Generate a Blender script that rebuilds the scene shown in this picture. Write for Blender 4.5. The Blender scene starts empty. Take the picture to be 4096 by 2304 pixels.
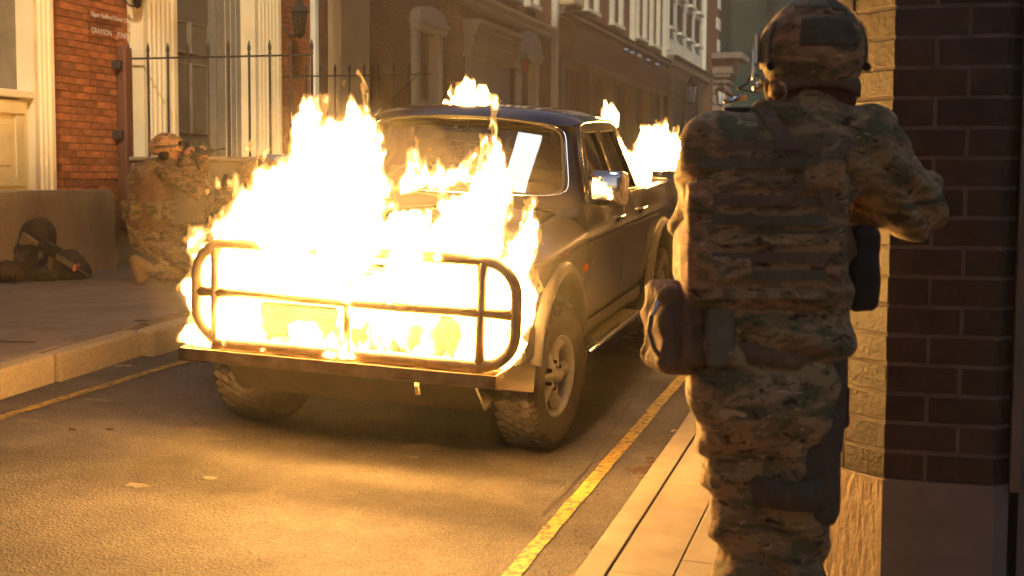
import bpy, math, random
import numpy as np
from mathutils import Vector, Matrix
random.seed(7)
rng = np.random.RandomState(11)
R = math.radians
PI = math.pi
scene = bpy.context.scene
COL = scene.collection

# ------------------------------------------------------------------ camera
cam_d = bpy.data.cameras.new('camera')
cam = bpy.data.objects.new('camera', cam_d)
COL.objects.link(cam)
CAM = Vector((0, 0, 1.75))
Mc = Matrix(((0.9622972652283996, 0.026321995092299284, -0.27072333831478945),
             (0.2719542799377903, -0.07486932660201884, 0.9593932736671017),
             (0.004984271005971578, -0.996845894062127, -0.07920492746046691)))   # columns: right, down, forward
rt, dn, fw = Mc.col[0], Mc.col[1], Mc.col[2]
cam.matrix_world = Matrix(((rt[0], -dn[0], -fw[0], 0), (rt[1], -dn[1], -fw[1], 0), (rt[2], -dn[2], -fw[2], 1.75), (0, 0, 0, 1)))
cam_d.sensor_width = 36
cam_d.lens = 36 * 5500 / 4096
cam_d.clip_end = 400
cam_d.dof.use_dof = True
cam_d.dof.focus_distance = 7.3
cam_d.dof.aperture_fstop = 4.5
scene.camera = cam

# ------------------------------------------------------------------ world, sun, exposure
world = bpy.data.worlds.new('World')
scene.world = world
world.use_nodes = True
nt = world.node_tree
nt.nodes.clear()
sky = nt.nodes.new('ShaderNodeTexSky')
sky.sky_type = 'NISHITA'
sky.sun_disc = False
sky.sun_elevation = R(35)
sky.sun_rotation = R(150)
sky.dust_density = 0.6
sky.ozone_density = 2.0
bg = nt.nodes.new('ShaderNodeBackground')
bg.inputs[1].default_value = 0.05
wo = nt.nodes.new('ShaderNodeOutputWorld')
nt.links.new(sky.outputs[0], bg.inputs[0])
nt.links.new(bg.outputs[0], wo.inputs[0])

sun_d = bpy.data.lights.new('sun', 'SUN')
sun_d.energy = 2.7
sun_d.angle = R(1.5)
sun_d.color = (1.0, 0.80, 0.52)
sun = bpy.data.objects.new('sun', sun_d)
COL.objects.link(sun)
sun_dir = Vector((-0.5 * math.cos(R(35)), 0.866 * math.cos(R(35)), -math.sin(R(35))))      # low sun coming over the roofs behind the viewer
sun.rotation_euler = sun_dir.to_track_quat('-Z', 'Y').to_euler()

scene.view_settings.view_transform = 'Standard'
scene.view_settings.look = 'None'
scene.view_settings.gamma = 1
scene.view_settings.exposure = 0.40
scene.view_settings.use_curve_mapping = False
scene.cycles.use_denoising = True
scene.cycles.max_bounces = 8
scene.cycles.diffuse_bounces = 3
scene.cycles.glossy_bounces = 4
scene.cycles.transmission_bounces = 6
scene.cycles.transparent_max_bounces = 12
scene.cycles.volume_bounces = 0
scene.cycles.volume_max_steps = 48
scene.cycles.volume_step_rate = 2.0
scene.cycles.sample_clamp_indirect = 6
scene.cycles.caustics_reflective = False
scene.cycles.caustics_refractive = False
FIRE = (1.0, 0.47, 0.105)
FIRE_STRENGTH = 320

# ------------------------------------------------------------------ materials
MATS = {}
def new_mat(name):
    m = bpy.data.materials.new(name)
    m.use_nodes = True
    n = m.node_tree
    b = n.nodes['Principled BSDF']
    return m, n, b
def ramp(n, stops, interp='LINEAR'):
    r = n.nodes.new('ShaderNodeValToRGB')
    r.color_ramp.interpolation = interp
    el = r.color_ramp.elements
    while len(el) < len(stops):
        el.new(0.5)
    for e, (p, c) in zip(el, stops):
        e.position = p
        e.color = (c[0], c[1], c[2], 1)
    return r
def noise(n, scale, detail=4, rough=0.5, vec=None, dist=0.0):
    t = n.nodes.new('ShaderNodeTexNoise')
    t.inputs['Scale'].default_value = scale
    t.inputs['Detail'].default_value = detail
    t.inputs['Roughness'].default_value = rough
    t.inputs['Distortion'].default_value = dist
    if vec is not None:
        n.links.new(vec, t.inputs['Vector'])
    return t
def coords(n, scale=(1, 1, 1), kind='Object'):
    tc = n.nodes.new('ShaderNodeTexCoord')
    mp = n.nodes.new('ShaderNodeMapping')
    mp.inputs['Scale'].default_value = scale
    n.links.new(tc.outputs[kind], mp.inputs['Vector'])
    return mp.outputs[0]
def bump(n, b, src, strength=0.3, dist=0.01):
    bp = n.nodes.new('ShaderNodeBump')
    bp.inputs['Strength'].default_value = strength
    bp.inputs['Distance'].default_value = dist
    n.links.new(src, bp.inputs['Height'])
    n.links.new(bp.outputs[0], b.inputs['Normal'])
    return bp
def mottled(name, c1, c2, scale=6, rough=0.8, bscale=60, bstr=0.3, bdist=0.005, metal=0.0, stretch=(1, 1, 1), spec=0.5, per_object=0.0):
    """two-tone noise colour with fine relief; per_object varies the value of each separate piece"""
    if name in MATS:
        return MATS[name]
    m, n, b = new_mat(name)
    v = coords(n, stretch)
    t = noise(n, scale, 6, 0.6, v)
    r = ramp(n, [(0.3, c1), (0.7, c2)])
    n.links.new(t.outputs[0], r.inputs[0])
    out = r.outputs[0]
    if per_object:
        oi = n.nodes.new('ShaderNodeObjectInfo')
        hs = n.nodes.new('ShaderNodeHueSaturation')
        mr = n.nodes.new('ShaderNodeMapRange')
        mr.inputs[3].default_value = 1 - per_object
        mr.inputs[4].default_value = 1 + per_object
        n.links.new(oi.outputs['Random'], mr.inputs[0])
        n.links.new(mr.outputs[0], hs.inputs['Value'])
        n.links.new(out, hs.inputs['Color'])
        out = hs.outputs[0]
    n.links.new(out, b.inputs['Base Color'])
    b.inputs['Roughness'].default_value = rough
    b.inputs['Metallic'].default_value = metal
    b.inputs['Specular IOR Level'].default_value = spec
    if bstr:
        t2 = noise(n, bscale, 5, 0.6, v)
        bump(n, b, t2.outputs[0], bstr, bdist)
    MATS[name] = m
    return m

def asphalt():
    m, n, b = new_mat('asphalt')
    v = coords(n)
    big = noise(n, 1.3, 7, 0.68, v)
    fine = noise(n, 130, 4, 0.75, v)
    vor = n.nodes.new('ShaderNodeTexVoronoi')
    vor.inputs['Scale'].default_value = 70
    n.links.new(v, vor.inputs['Vector'])
    r1 = ramp(n, [(0.34, (0.048, 0.044, 0.040)), (0.5, (0.085, 0.077, 0.070)), (0.64, (0.125, 0.113, 0.102))])
    n.links.new(big.outputs[0], r1.inputs[0])
    r2 = ramp(n, [(0.30, (0.25, 0.25, 0.25)), (0.46, (0.85, 0.85, 0.85)), (0.56, (1.2, 1.2, 1.2)), (0.66, (2.6, 2.5, 2.3))])
    n.links.new(fine.outputs[0], r2.inputs[0])
    mx = n.nodes.new('ShaderNodeMix'); mx.data_type = 'RGBA'; mx.blend_type = 'MULTIPLY'; mx.inputs[0].default_value = 1
    n.links.new(r1.outputs[0], mx.inputs[6]); n.links.new(r2.outputs[0], mx.inputs[7])
    # pale dusty scuffs
    st = noise(n, 2.6, 6, 0.55, v, 0.6)
    rs = ramp(n, [(0.60, (0, 0, 0)), (0.68, (1, 1, 1))])
    n.links.new(st.outputs[0], rs.inputs[0])
    mx2 = n.nodes.new('ShaderNodeMix'); mx2.data_type = 'RGBA'
    ml = n.nodes.new('ShaderNodeMath'); ml.operation = 'MULTIPLY'; ml.inputs[1].default_value = 0.35
    n.links.new(rs.outputs[0], ml.inputs[0]); n.links.new(ml.outputs[0], mx2.inputs[0])
    n.links.new(mx.outputs[2], mx2.inputs[6]); mx2.inputs[7].default_value = (0.17, 0.15, 0.13, 1)
    n.links.new(mx2.outputs[2], b.inputs['Base Color'])
    b.inputs['Roughness'].default_value = 0.72
    ad = n.nodes.new('ShaderNodeMath'); ad.operation = 'ADD'
    n.links.new(fine.outputs[0], ad.inputs[0]); n.links.new(vor.outputs[0], ad.inputs[1])
    bump(n, b, ad.outputs[0], 1.0, 0.009)
    return m
def paint_line():
    m, n, b = new_mat('yellow_road_paint')
    v = coords(n)
    t = noise(n, 26, 8, 0.75, v)
    r = ramp(n, [(0.44, (0.09, 0.08, 0.06)), (0.50, (0.42, 0.27, 0.04)), (0.7, (0.52, 0.34, 0.05))])
    n.links.new(t.outputs[0], r.inputs[0])
    n.links.new(r.outputs[0], b.inputs['Base Color'])
    b.inputs['Roughness'].default_value = 0.7
    t2 = noise(n, 150, 4, 0.6, v)
    bump(n, b, t2.outputs[0], 0.7, 0.004)
    return m
def camo(name='camouflage_cloth', dark=1.0, scale=1.0, tint=(1, 1, 1)):
    if name in MATS: return MATS[name]
    m, n, b = new_mat(name)
    v = coords(n, (7 * scale, 7 * scale, 15 * scale))
    def c(r_, g_, b_): return (r_ * dark * tint[0], g_ * dark * tint[1], b_ * dark * tint[2])
    t = noise(n, 1.0, 4, 0.55, v, 0.5)
    r = ramp(n, [(0.0, c(.075, .085, .045)), (0.42, c(.15, .125, .075)), (0.50, c(.24, .19, .12)), (0.60, c(.13, .12, .07)), (0.66, c(.10, .065, .04))], 'CONSTANT')
    n.links.new(t.outputs[0], r.inputs[0])
    v2 = coords(n, (16 * scale, 16 * scale, 40 * scale))
    t2 = noise(n, 1.0, 3, 0.5, v2, 0.8)
    r2 = ramp(n, [(0.0, (1, 1, 1)), (0.30, (1, 1, 1)), (0.36, (0, 0, 0)), (0.63, (0, 0, 0)), (0.66, (1, 1, 1))], 'CONSTANT')
    r3 = ramp(n, [(0.0, c(.045, .03, .02)), (0.5, c(.33, .29, .21))], 'CONSTANT')
    n.links.new(t2.outputs[0], r2.inputs[0]); n.links.new(t2.outputs[0], r3.inputs[0])
    mx = n.nodes.new('ShaderNodeMix'); mx.data_type = 'RGBA'
    n.links.new(r2.outputs[0], mx.inputs[0]); n.links.new(r.outputs[0], mx.inputs[6]); n.links.new(r3.outputs[0], mx.inputs[7])
    n.links.new(mx.outputs[2], b.inputs['Base Color'])
    b.inputs['Roughness'].default_value = 0.85
    b.inputs['Sheen Weight'].default_value = 0.15
    v3 = coords(n)
    t4 = noise(n, 34, 4, 0.6, v3, 0.8)
    bump(n, b, t4.outputs[0], 0.45, 0.008)
    MATS[name] = m
    return m
def flame_mat():
    m, n, b = new_mat('flame')
    n.nodes.remove(b)
    out = n.nodes['Material Output']
    lw = n.nodes.new('ShaderNodeLayerWeight'); lw.inputs[0].default_value = 0.5
    inv = n.nodes.new('ShaderNodeMath'); inv.operation = 'SUBTRACT'; inv.inputs[0].default_value = 1
    n.links.new(lw.outputs['Facing'], inv.inputs[1])
    em = n.nodes.new('ShaderNodeEmission')
    em.inputs[0].default_value = (*FIRE, 1)
    pw = n.nodes.new('ShaderNodeMath'); pw.operation = 'POWER'; pw.inputs[1].default_value = 2.6
    n.links.new(inv.outputs[0], pw.inputs[0])
    mr = n.nodes.new('ShaderNodeMath'); mr.operation = 'MULTIPLY_ADD'
    mr.inputs[1].default_value = FIRE_STRENGTH * 1.75; mr.inputs[2].default_value = 1.2
    n.links.new(pw.outputs[0], mr.inputs[0]); n.links.new(mr.outputs[0], em.inputs[1])
    tr = n.nodes.new('ShaderNodeBsdfTransparent')
    mr2 = n.nodes.new('ShaderNodeMapRange')
    mr2.inputs[1].default_value = 0.0; mr2.inputs[2].default_value = 0.75
    n.links.new(inv.outputs[0], mr2.inputs[0])
    mx = n.nodes.new('ShaderNodeMixShader')
    n.links.new(mr2.outputs[0], mx.inputs[0]); n.links.new(tr.outputs[0], mx.inputs[1]); n.links.new(em.outputs[0], mx.inputs[2])
    n.links.new(mx.outputs[0], out.inputs[0])
    return m
def flame_edge_mat(name, strength, alpha, col):
    """cooler, see-through outer layer of a flame"""
    m, n, b = new_mat(name)
    n.nodes.remove(b)
    em = n.nodes.new('ShaderNodeEmission'); em.inputs[0].default_value = (*col, 1); em.inputs[1].default_value = strength
    tr = n.nodes.new('ShaderNodeBsdfTransparent')
    lw = n.nodes.new('ShaderNodeLayerWeight'); lw.inputs[0].default_value = 0.5
    inv = n.nodes.new('ShaderNodeMapRange'); inv.inputs[1].default_value = 0.0; inv.inputs[2].default_value = 0.9; inv.inputs[3].default_value = alpha; inv.inputs[4].default_value = 0.0
    n.links.new(lw.outputs['Facing'], inv.inputs[0])
    mx = n.nodes.new('ShaderNodeMixShader')
    n.links.new(inv.outputs[0], mx.inputs[0]); n.links.new(tr.outputs[0], mx.inputs[1]); n.links.new(em.outputs[0], mx.inputs[2])
    n.links.new(mx.outputs[0], n.nodes['Material Output'].inputs[0])
    try: m.cycles.emission_sampling = 'NONE'
    except Exception: pass
    return m
def glass_mat(name, tint=(0.85, 0.9, 0.88), rough=0.02, mixin=0.06, ior=1.65):
    m, n, b = new_mat(name)
    n.nodes.remove(b)
    out = n.nodes['Material Output']
    tr = n.nodes.new('ShaderNodeBsdfTransparent'); tr.inputs[0].default_value = (*tint, 1)
    gl = n.nodes.new('ShaderNodeBsdfGlossy'); gl.inputs['Roughness'].default_value = rough
    df = n.nodes.new('ShaderNodeBsdfDiffuse'); df.inputs[0].default_value = (0.4, 0.36, 0.3, 1)
    fr = n.nodes.new('ShaderNodeFresnel'); fr.inputs[0].default_value = ior
    mx = n.nodes.new('ShaderNodeMixShader')
    mxd = n.nodes.new('ShaderNodeMixShader')
    t = noise(n, 5, 6, 0.65, coords(n))
    mr = n.nodes.new('ShaderNodeMapRange'); mr.inputs[1].default_value = 0.35; mr.inputs[2].default_value = 0.8
    mr.inputs[3].default_value = mixin * 0.3; mr.inputs[4].default_value = mixin * 2
    n.links.new(t.outputs[0], mr.inputs[0]); n.links.new(mr.outputs[0], mxd.inputs[0])
    n.links.new(tr.outputs[0], mxd.inputs[1]); n.links.new(df.outputs[0], mxd.inputs[2])
    n.links.new(fr.outputs[0], mx.inputs[0]); n.links.new(mxd.outputs[0], mx.inputs[1]); n.links.new(gl.outputs[0], mx.inputs[2])
    n.links.new(mx.outputs[0], out.inputs[0])
    return m
def car_paint():
    m, n, b = new_mat('two_tone_paint')
    tc = n.nodes.new('ShaderNodeTexCoord')
    sp = n.nodes.new('ShaderNodeSeparateXYZ')
    n.links.new(tc.outputs['Object'], sp.inputs[0])
    r = ramp(n, [(0.0, (0.085, 0.085, 0.09)), (0.5, (0.006, 0.005, 0.016))], 'CONSTANT')
    mr = n.nodes.new('ShaderNodeMapRange'); mr.inputs[1].default_value = 0.48; mr.inputs[2].default_value = 1.48
    n.links.new(sp.outputs[2], mr.inputs[0])
    n.links.new(mr.outputs[0], r.inputs[0])
    t = noise(n, 9, 6, 0.6, coords(n))
    mx = n.nodes.new('ShaderNodeMix'); mx.data_type = 'RGBA'
    rd = ramp(n, [(0.45, (0, 0, 0)), (0.85, (0.05, 0.05, 0.05))])
    n.links.new(t.outputs[0], rd.inputs[0]); n.links.new(rd.outputs[0], mx.inputs[0])
    n.links.new(r.outputs[0], mx.inputs[6]); mx.inputs[7].default_value = (0.20, 0.16, 0.12, 1)
    n.links.new(mx.outputs[2], b.inputs['Base Color'])
    b.inputs['Roughness'].default_value = 0.35
    b.inputs['Specular IOR Level'].default_value = 0.3
    b.inputs['Metallic'].default_value = 0.35
    b.inputs['Coat Weight'].default_value = 1.0
    b.inputs['Coat Roughness'].default_value = 0.025
    return m
M_asphalt = asphalt()
M_yellow = paint_line()
M_camo = camo(dark=1.75, scale=1.25, tint=(1.15, 0.94, 0.70))
M_camo_vest = camo('camouflage_vest', 1.7, 1.3, (1.2, 0.85, 0.62))
M_camo_far = camo('camouflage_far', 0.85, 2.3, (1.2, 0.95, 0.7))
M_flame = flame_mat()
M_edge1 = flame_edge_mat('flame_inner_edge', 3.2, 0.55, (1.0, 0.55, 0.18))
M_edge2 = flame_edge_mat('flame_outer_edge', 1.1, 0.40, (1.0, 0.46, 0.10))
M_glass = glass_mat('windscreen_glass', (0.74, 0.78, 0.74), 0.012, 0.035, 1.9)
M_glass2 = glass_mat('window_glass', (0.32, 0.32, 0.30), 0.03, 0.03)
M_paint = car_paint()
M_silver = mottled('silver_paint', (0.11, 0.108, 0.108), (0.16, 0.157, 0.155), 8, 0.3, 40, 0.05, metal=0.4)
M_chrome = mottled('chrome', (0.75, 0.74, 0.72), (0.85, 0.84, 0.82), 3, 0.08, 30, 0.0, metal=1.0)
M_alu = mottled('wheel_alloy', (0.45, 0.44, 0.43), (0.6, 0.59, 0.57), 12, 0.38, 60, 0.15, metal=0.9)
M_black = mottled('black_plastic', (0.012, 0.012, 0.013), (0.03, 0.028, 0.027), 12, 0.6, 90, 0.3)
M_rubber = mottled('tyre_rubber', (0.055, 0.048, 0.042), (0.11, 0.095, 0.08), 9, 0.85, 80, 0.4)
M_bar = mottled('bull_bar_steel', (0.34, 0.27, 0.17), (0.50, 0.41, 0.27), 14, 0.42, 60, 0.2, metal=0.6)
M_rust = mottled('scorched_steel', (0.10, 0.06, 0.03), (0.24, 0.17, 0.09), 10, 0.6, 50, 0.5, metal=0.5)
M_under = mottled('dirty_underbody', (0.05, 0.04, 0.03), (0.09, 0.07, 0.05), 6, 0.9, 30, 0.4)
M_seat = mottled('seat_fabric', (0.06, 0.05, 0.05), (0.10, 0.09, 0.08), 20, 0.9, 90, 0.3)
M_trim = mottled('cabin_trim', (0.28, 0.24, 0.18), (0.36, 0.31, 0.24), 10, 0.7, 40, 0.1)
M_cream = mottled('cream_paint', (0.66, 0.57, 0.38), (0.76, 0.68, 0.48), 2.5, 0.55, 30, 0.12)
M_cream2 = mottled('yellow_cream_paint', (0.62, 0.49, 0.24), (0.70, 0.58, 0.31), 2.0, 0.5, 30, 0.12)
M_white = mottled('white_paint', (0.60, 0.62, 0.56), (0.74, 0.76, 0.69), 2.0, 0.6, 30, 0.1)
M_brick = mottled('red_brick', (0.20, 0.065, 0.020), (0.34, 0.115, 0.035), 14, 0.9, 70, 0.6, 0.004, per_object=0.32)
M_brickd = mottled('brown_brick', (0.12, 0.065, 0.045), (0.19, 0.10, 0.07), 5, 0.9, 30, 0.4, per_object=0.2)
M_mortar = mottled('red_mortar', (0.12, 0.05, 0.022), (0.20, 0.085, 0.04), 20, 0.95, 90, 0.5)
M_block = mottled('brown_glazed_block', (0.019, 0.014, 0.009), (0.042, 0.031, 0.021), 12, 0.62, 45, 0.8, 0.006, per_object=0.42)
M_mortar2 = mottled('grey_mortar', (0.11, 0.10, 0.092), (0.20, 0.18, 0.16), 9, 0.95, 90, 0.6)
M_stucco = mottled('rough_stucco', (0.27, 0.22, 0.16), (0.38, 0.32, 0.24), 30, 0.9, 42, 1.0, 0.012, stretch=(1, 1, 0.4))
M_stucco2 = mottled('grey_stucco', (0.20, 0.18, 0.165), (0.27, 0.25, 0.235), 4, 0.9, 30, 0.4, 0.004)
M_render = mottled('brown_render', (0.22, 0.165, 0.11), (0.33, 0.26, 0.18), 3, 0.85, 35, 0.5)
M_conc = mottled('pavement_concrete', (0.16, 0.13, 0.11), (0.27, 0.225, 0.19), 3.2, 0.85, 90, 0.5, 0.003, per_object=0.06)
M_kerb = mottled('kerb_stone', (0.30, 0.245, 0.16), (0.46, 0.385, 0.27), 60, 0.85, 110, 0.6, 0.003, per_object=0.07)
M_slab = mottled('sandstone_slab', (0.20, 0.17, 0.12), (0.29, 0.25, 0.185), 5, 0.8, 90, 0.5, 0.003, per_object=0.07)
M_iron = mottled('black_iron', (0.018, 0.014, 0.012), (0.04, 0.03, 0.025), 15, 0.6, 50, 0.2)
M_door = mottled('olive_door_paint', (0.085, 0.075, 0.055), (0.12, 0.105, 0.08), 5, 0.5, 30, 0.15)
M_grey = mottled('grey_woodwork', (0.13, 0.12, 0.10), (0.19, 0.175, 0.15), 5, 0.6, 30, 0.15)
M_dark = mottled('dark_woodwork', (0.035, 0.028, 0.022), (0.07, 0.055, 0.045), 4, 0.6, 30, 0.2)
M_teal = mottled('teal_netting', (0.001, 0.030, 0.032), (0.003, 0.055, 0.054), 0.25, 0.9, 2, 0.3)
M_lampglass = mottled('frosted_glass', (0.7, 0.75, 0.8), (0.8, 0.85, 0.9), 5, 0.3, 30, 0.0)
M_skin = mottled('skin', (0.42, 0.22, 0.15), (0.52, 0.29, 0.20), 20, 0.55, 90, 0.15)
M_maroon = mottled('dark_red_scarf', (0.10, 0.025, 0.015), (0.17, 0.045, 0.03), 18, 0.9, 60, 0.5, 0.01)
M_coyote = mottled('brown_webbing', (0.17, 0.105, 0.058), (0.26, 0.17, 0.10), 40, 0.8, 120, 0.4)
M_tan = mottled('tan_suede', (0.20, 0.115, 0.055), (0.28, 0.165, 0.08), 14, 0.85, 60, 0.4)
M_gun = mottled('gun_metal', (0.02, 0.02, 0.02), (0.045, 0.04, 0.035), 15, 0.45, 60, 0.2, metal=0.4)
M_guntan = mottled('tan_gun_paint', (0.13, 0.095, 0.055), (0.20, 0.15, 0.09), 15, 0.6, 60, 0.2)
M_red = mottled('red_lantern_and_cheek_light', (0.5, 0.02, 0.015), (0.65, 0.035, 0.02), 8, 0.4, 30, 0.1)
M_pink = mottled('pink_tape', (0.6, 0.16, 0.12), (0.7, 0.2, 0.15), 8, 0.5, 30, 0.1)
M_orange = mottled('orange_lens', (0.75, 0.2, 0.02), (0.85, 0.27, 0.03), 8, 0.25, 30, 0.0)
M_bagd = mottled('dark_bag_cloth', (0.022, 0.016, 0.013), (0.055, 0.04, 0.033), 9, 0.85, 40, 0.6, 0.01)
M_bagb = mottled('brown_bag_cloth', (0.055, 0.032, 0.022), (0.095, 0.058, 0.042), 9, 0.85, 40, 0.6, 0.01)
M_soot = mottled('sooted_bumper', (0.022, 0.020, 0.017), (0.045, 0.040, 0.034), 5, 0.9, 30, 0.2, spec=0.1)
M_litter = mottled('pale_litter', (0.35, 0.28, 0.2), (0.5, 0.42, 0.3), 20, 0.8, 60, 0.2)
M_leaf = mottled('dry_leaf', (0.10, 0.05, 0.03), (0.16, 0.085, 0.05), 20, 0.8, 60, 0.2)
M_scuff = mottled('pale_scuff', (0.13, 0.115, 0.095), (0.20, 0.175, 0.145), 25, 0.8, 100, 0.6)

# ------------------------------------------------------------------ mesh helpers
class MB:
    def __init__(s): s.v = []; s.f = []
    def add(s, v, f):
        o = len(s.v)
        s.v += [tuple(p) for p in v]
        s.f += [tuple(i + o for i in q) for q in f]
        return s
    def box(s, x0, x1, y0, y1, z0, z1):
        v = [(x, y, z) for z in (z0, z1) for y in (y0, y1) for x in (x0, x1)]
        return s.add(v, [(0, 2, 3, 1), (4, 5, 7, 6), (0, 1, 5, 4), (1, 3, 7, 5), (3, 2, 6, 7), (2, 0, 4, 6)])
    def prism(s, poly, z0, z1, axis='z'):
        """polygon extruded along an axis; poly in the two other axes (cyclic order)"""
        n = len(poly)
        def P(a, b, c):
            return {'z': (a, b, c), 'x': (c, a, b), 'y': (a, c, b)}[axis]
        v = [P(a, b, z0) for a, b in poly] + [P(a, b, z1) for a, b in poly]
        f = [tuple(range(n))[::-1], tuple(range(n, 2 * n))] + [(i, (i + 1) % n, n + (i + 1) % n, n + i) for i in range(n)]
        return s.add(v, f)
    def tube(s, pts, r, seg=10, cap=True):
        pts = [Vector(p) for p in pts]
        rs = r if isinstance(r, (list, tuple)) else [r] * len(pts)
        v = []; f = []
        n = len(pts)
        up = None
        for i, p in enumerate(pts):
            d = (pts[min(i + 1, n - 1)] - pts[max(i - 1, 0)]).normalized()
            if up is None:
                up = Vector((0, 0, 1)) if abs(d.z) < 0.9 else Vector((1, 0, 0))
            a = d.cross(up).normalized(); b_ = a.cross(d).normalized(); up = b_
            for k in range(seg):
                t = 2 * PI * k / seg
                v.append(p + (a * math.cos(t) + b_ * math.sin(t)) * rs[i])
        for i in range(n - 1):
            for k in range(seg):
                k2 = (k + 1) % seg
                f.append((i * seg + k, i * seg + k2, (i + 1) * seg + k2, (i + 1) * seg + k))
        if cap:
            f.append(tuple(range(seg))[::-1]); f.append(tuple((n - 1) * seg + k for k in range(seg)))
        return s.add(v, f)
    def lathe(s, prof, seg=24, axis='z', c=(0, 0, 0), a0=0, a1=2 * PI):
        v = []; f = []
        full = abs(a1 - a0 - 2 * PI) < 1e-6
        ns = seg if full else seg + 1
        for (r, h) in prof:
            for k in range(ns):
                t = a0 + (a1 - a0) * k / seg
                x, y = r * math.cos(t), r * math.sin(t)
                p = {'z': (x, y, h), 'x': (h, x, y), 'y': (x, h, y)}[axis]
                v.append((p[0] + c[0], p[1] + c[1], p[2] + c[2]))
        for i in range(len(prof) - 1):
            for k in range(seg):
                k2 = (k + 1) % ns
                f.append((i * ns + k, i * ns + k2, (i + 1) * ns + k2, (i + 1) * ns + k))
        return s.add(v, f)
    def grid(s, rows):
        """rows of equal length lists of points"""
        n = len(rows[0]); v = [p for r_ in rows for p in r_]
        f = [(i * n + j, i * n + j + 1, (i + 1) * n + j + 1, (i + 1) * n + j) for i in range(len(rows) - 1) for j in range(n - 1)]
        return s.add(v, f)
    def mesh(s, name, smooth=False):
        me = bpy.data.meshes.new(name)
        me.from_pydata(s.v, [], s.f)
        me.validate()
        if smooth:
            me.shade_smooth()
        return me
def link(name, me, mat, parent=None, loc=(0, 0, 0), rot=(0, 0, 0)):
    o = bpy.data.objects.new(name, me)
    COL.objects.link(o)
    if mat is not None and me is not None and not me.materials:
        me.materials.append(mat)
    o.parent = parent
    o.location = loc
    o.rotation_euler = rot
    return o
def obj(name, mb, mat, parent=None, smooth=False, bevel=0.0, solid=0.0, loc=(0, 0, 0), rot=(0, 0, 0), sub=0, label=None):
    o = link(name, mb.mesh(name, smooth), mat, parent, loc, rot)
    if solid:
        m = o.modifiers.new('solid', 'SOLIDIFY'); m.thickness = solid; m.offset = -1
    if bevel:
        m = o.modifiers.new('bevel', 'BEVEL'); m.width = bevel; m.segments = 2; m.limit_method = 'ANGLE'; m.angle_limit = R(40)
    if sub:
        m = o.modifiers.new('sub', 'SUBSURF'); m.levels = sub; m.render_levels = sub
    if label: o['label'] = label
    return o
def tag(o, label, cat, group=None):
    o['label'] = label; o['category'] = cat
    if group: o['group'] = group
    return o
def thing(name, label, cat, loc=(0, 0, 0), rotz=0.0, group=None):
    o = bpy.data.objects.new(name, None)
    COL.objects.link(o)
    o.empty_display_size = 0.1
    o.location = loc; o.rotation_euler = (0, 0, rotz)
    return tag(o, label, cat, group)
def struct(o):
    o['kind'] = 'structure'
    return o

# ------------------------------------------------------------------ implicit surfaces (numpy): noise, shapes, surface nets
_L = rng.rand(48, 48, 48).astype(np.float32)
def vnoise(x, y, z):
    xi = np.floor(x).astype(np.int32); yi = np.floor(y).astype(np.int32); zi = np.floor(z).astype(np.int32)
    fx = x - xi; fy = y - yi; fz = z - zi
    fx = fx * fx * (3 - 2 * fx); fy = fy * fy * (3 - 2 * fy); fz = fz * fz * (3 - 2 * fz)
    x0 = xi % 48; x1 = (xi + 1) % 48; y0 = yi % 48; y1 = (yi + 1) % 48; z0 = zi % 48; z1 = (zi + 1) % 48
    def l(a, b, t): return a + (b - a) * t
    return l(l(l(_L[x0, y0, z0], _L[x1, y0, z0], fx), l(_L[x0, y1, z0], _L[x1, y1, z0], fx), fy),
             l(l(_L[x0, y0, z1], _L[x1, y0, z1], fx), l(_L[x0, y1, z1], _L[x1, y1, z1], fx), fy), fz) - 0.5
def fbm(x, y, z, o=4):
    r_ = 0; a = 1.0; f = 1.0
    for i in range(o):
        r_ = r_ + a * vnoise(x * f + 7.3 * i, y * f + 3.1 * i, z * f + 5.7 * i); a *= 0.55; f *= 2.03
    return r_
def caps(P, a, b, ra, rb=None):
    rb = ra if rb is None else rb
    a = np.array(a, np.float32); b = np.array(b, np.float32); ab = b - a
    t = np.clip(((P[0] - a[0]) * ab[0] + (P[1] - a[1]) * ab[1] + (P[2] - a[2]) * ab[2]) / max((ab * ab).sum(), 1e-9), 0, 1)
    return np.sqrt((P[0] - a[0] - t * ab[0]) ** 2 + (P[1] - a[1] - t * ab[1]) ** 2 + (P[2] - a[2] - t * ab[2]) ** 2) - (ra + (rb - ra) * t)
def ell(P, c, r_):
    q = [(P[i] - c[i]) / r_[i] for i in range(3)]
    k0 = np.sqrt(q[0] ** 2 + q[1] ** 2 + q[2] ** 2)
    q2 = [(P[i] - c[i]) / r_[i] ** 2 for i in range(3)]
    k1 = np.sqrt(q2[0] ** 2 + q2[1] ** 2 + q2[2] ** 2) + 1e-6
    return k0 * (k0 - 1) / k1
def rbox(P, c, h, r_=0.02, rz=0.0):
    x = P[0] - c[0]; y = P[1] - c[1]; z = P[2] - c[2]
    if rz:
        x, y = x * math.cos(rz) + y * math.sin(rz), -x * math.sin(rz) + y * math.cos(rz)
    q = [np.abs(x) - h[0] + r_, np.abs(y) - h[1] + r_, np.abs(z) - h[2] + r_]
    return np.sqrt(sum(np.maximum(k, 0) ** 2 for k in q)) + np.minimum(np.maximum(q[0], np.maximum(q[1], q[2])), 0) - r_
def smin(a, b, k=0.04):
    h = np.clip(0.5 + 0.5 * (b - a) / k, 0, 1)
    return b + (a - b) * h - k * h * (1 - h)
_FC = {}
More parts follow.
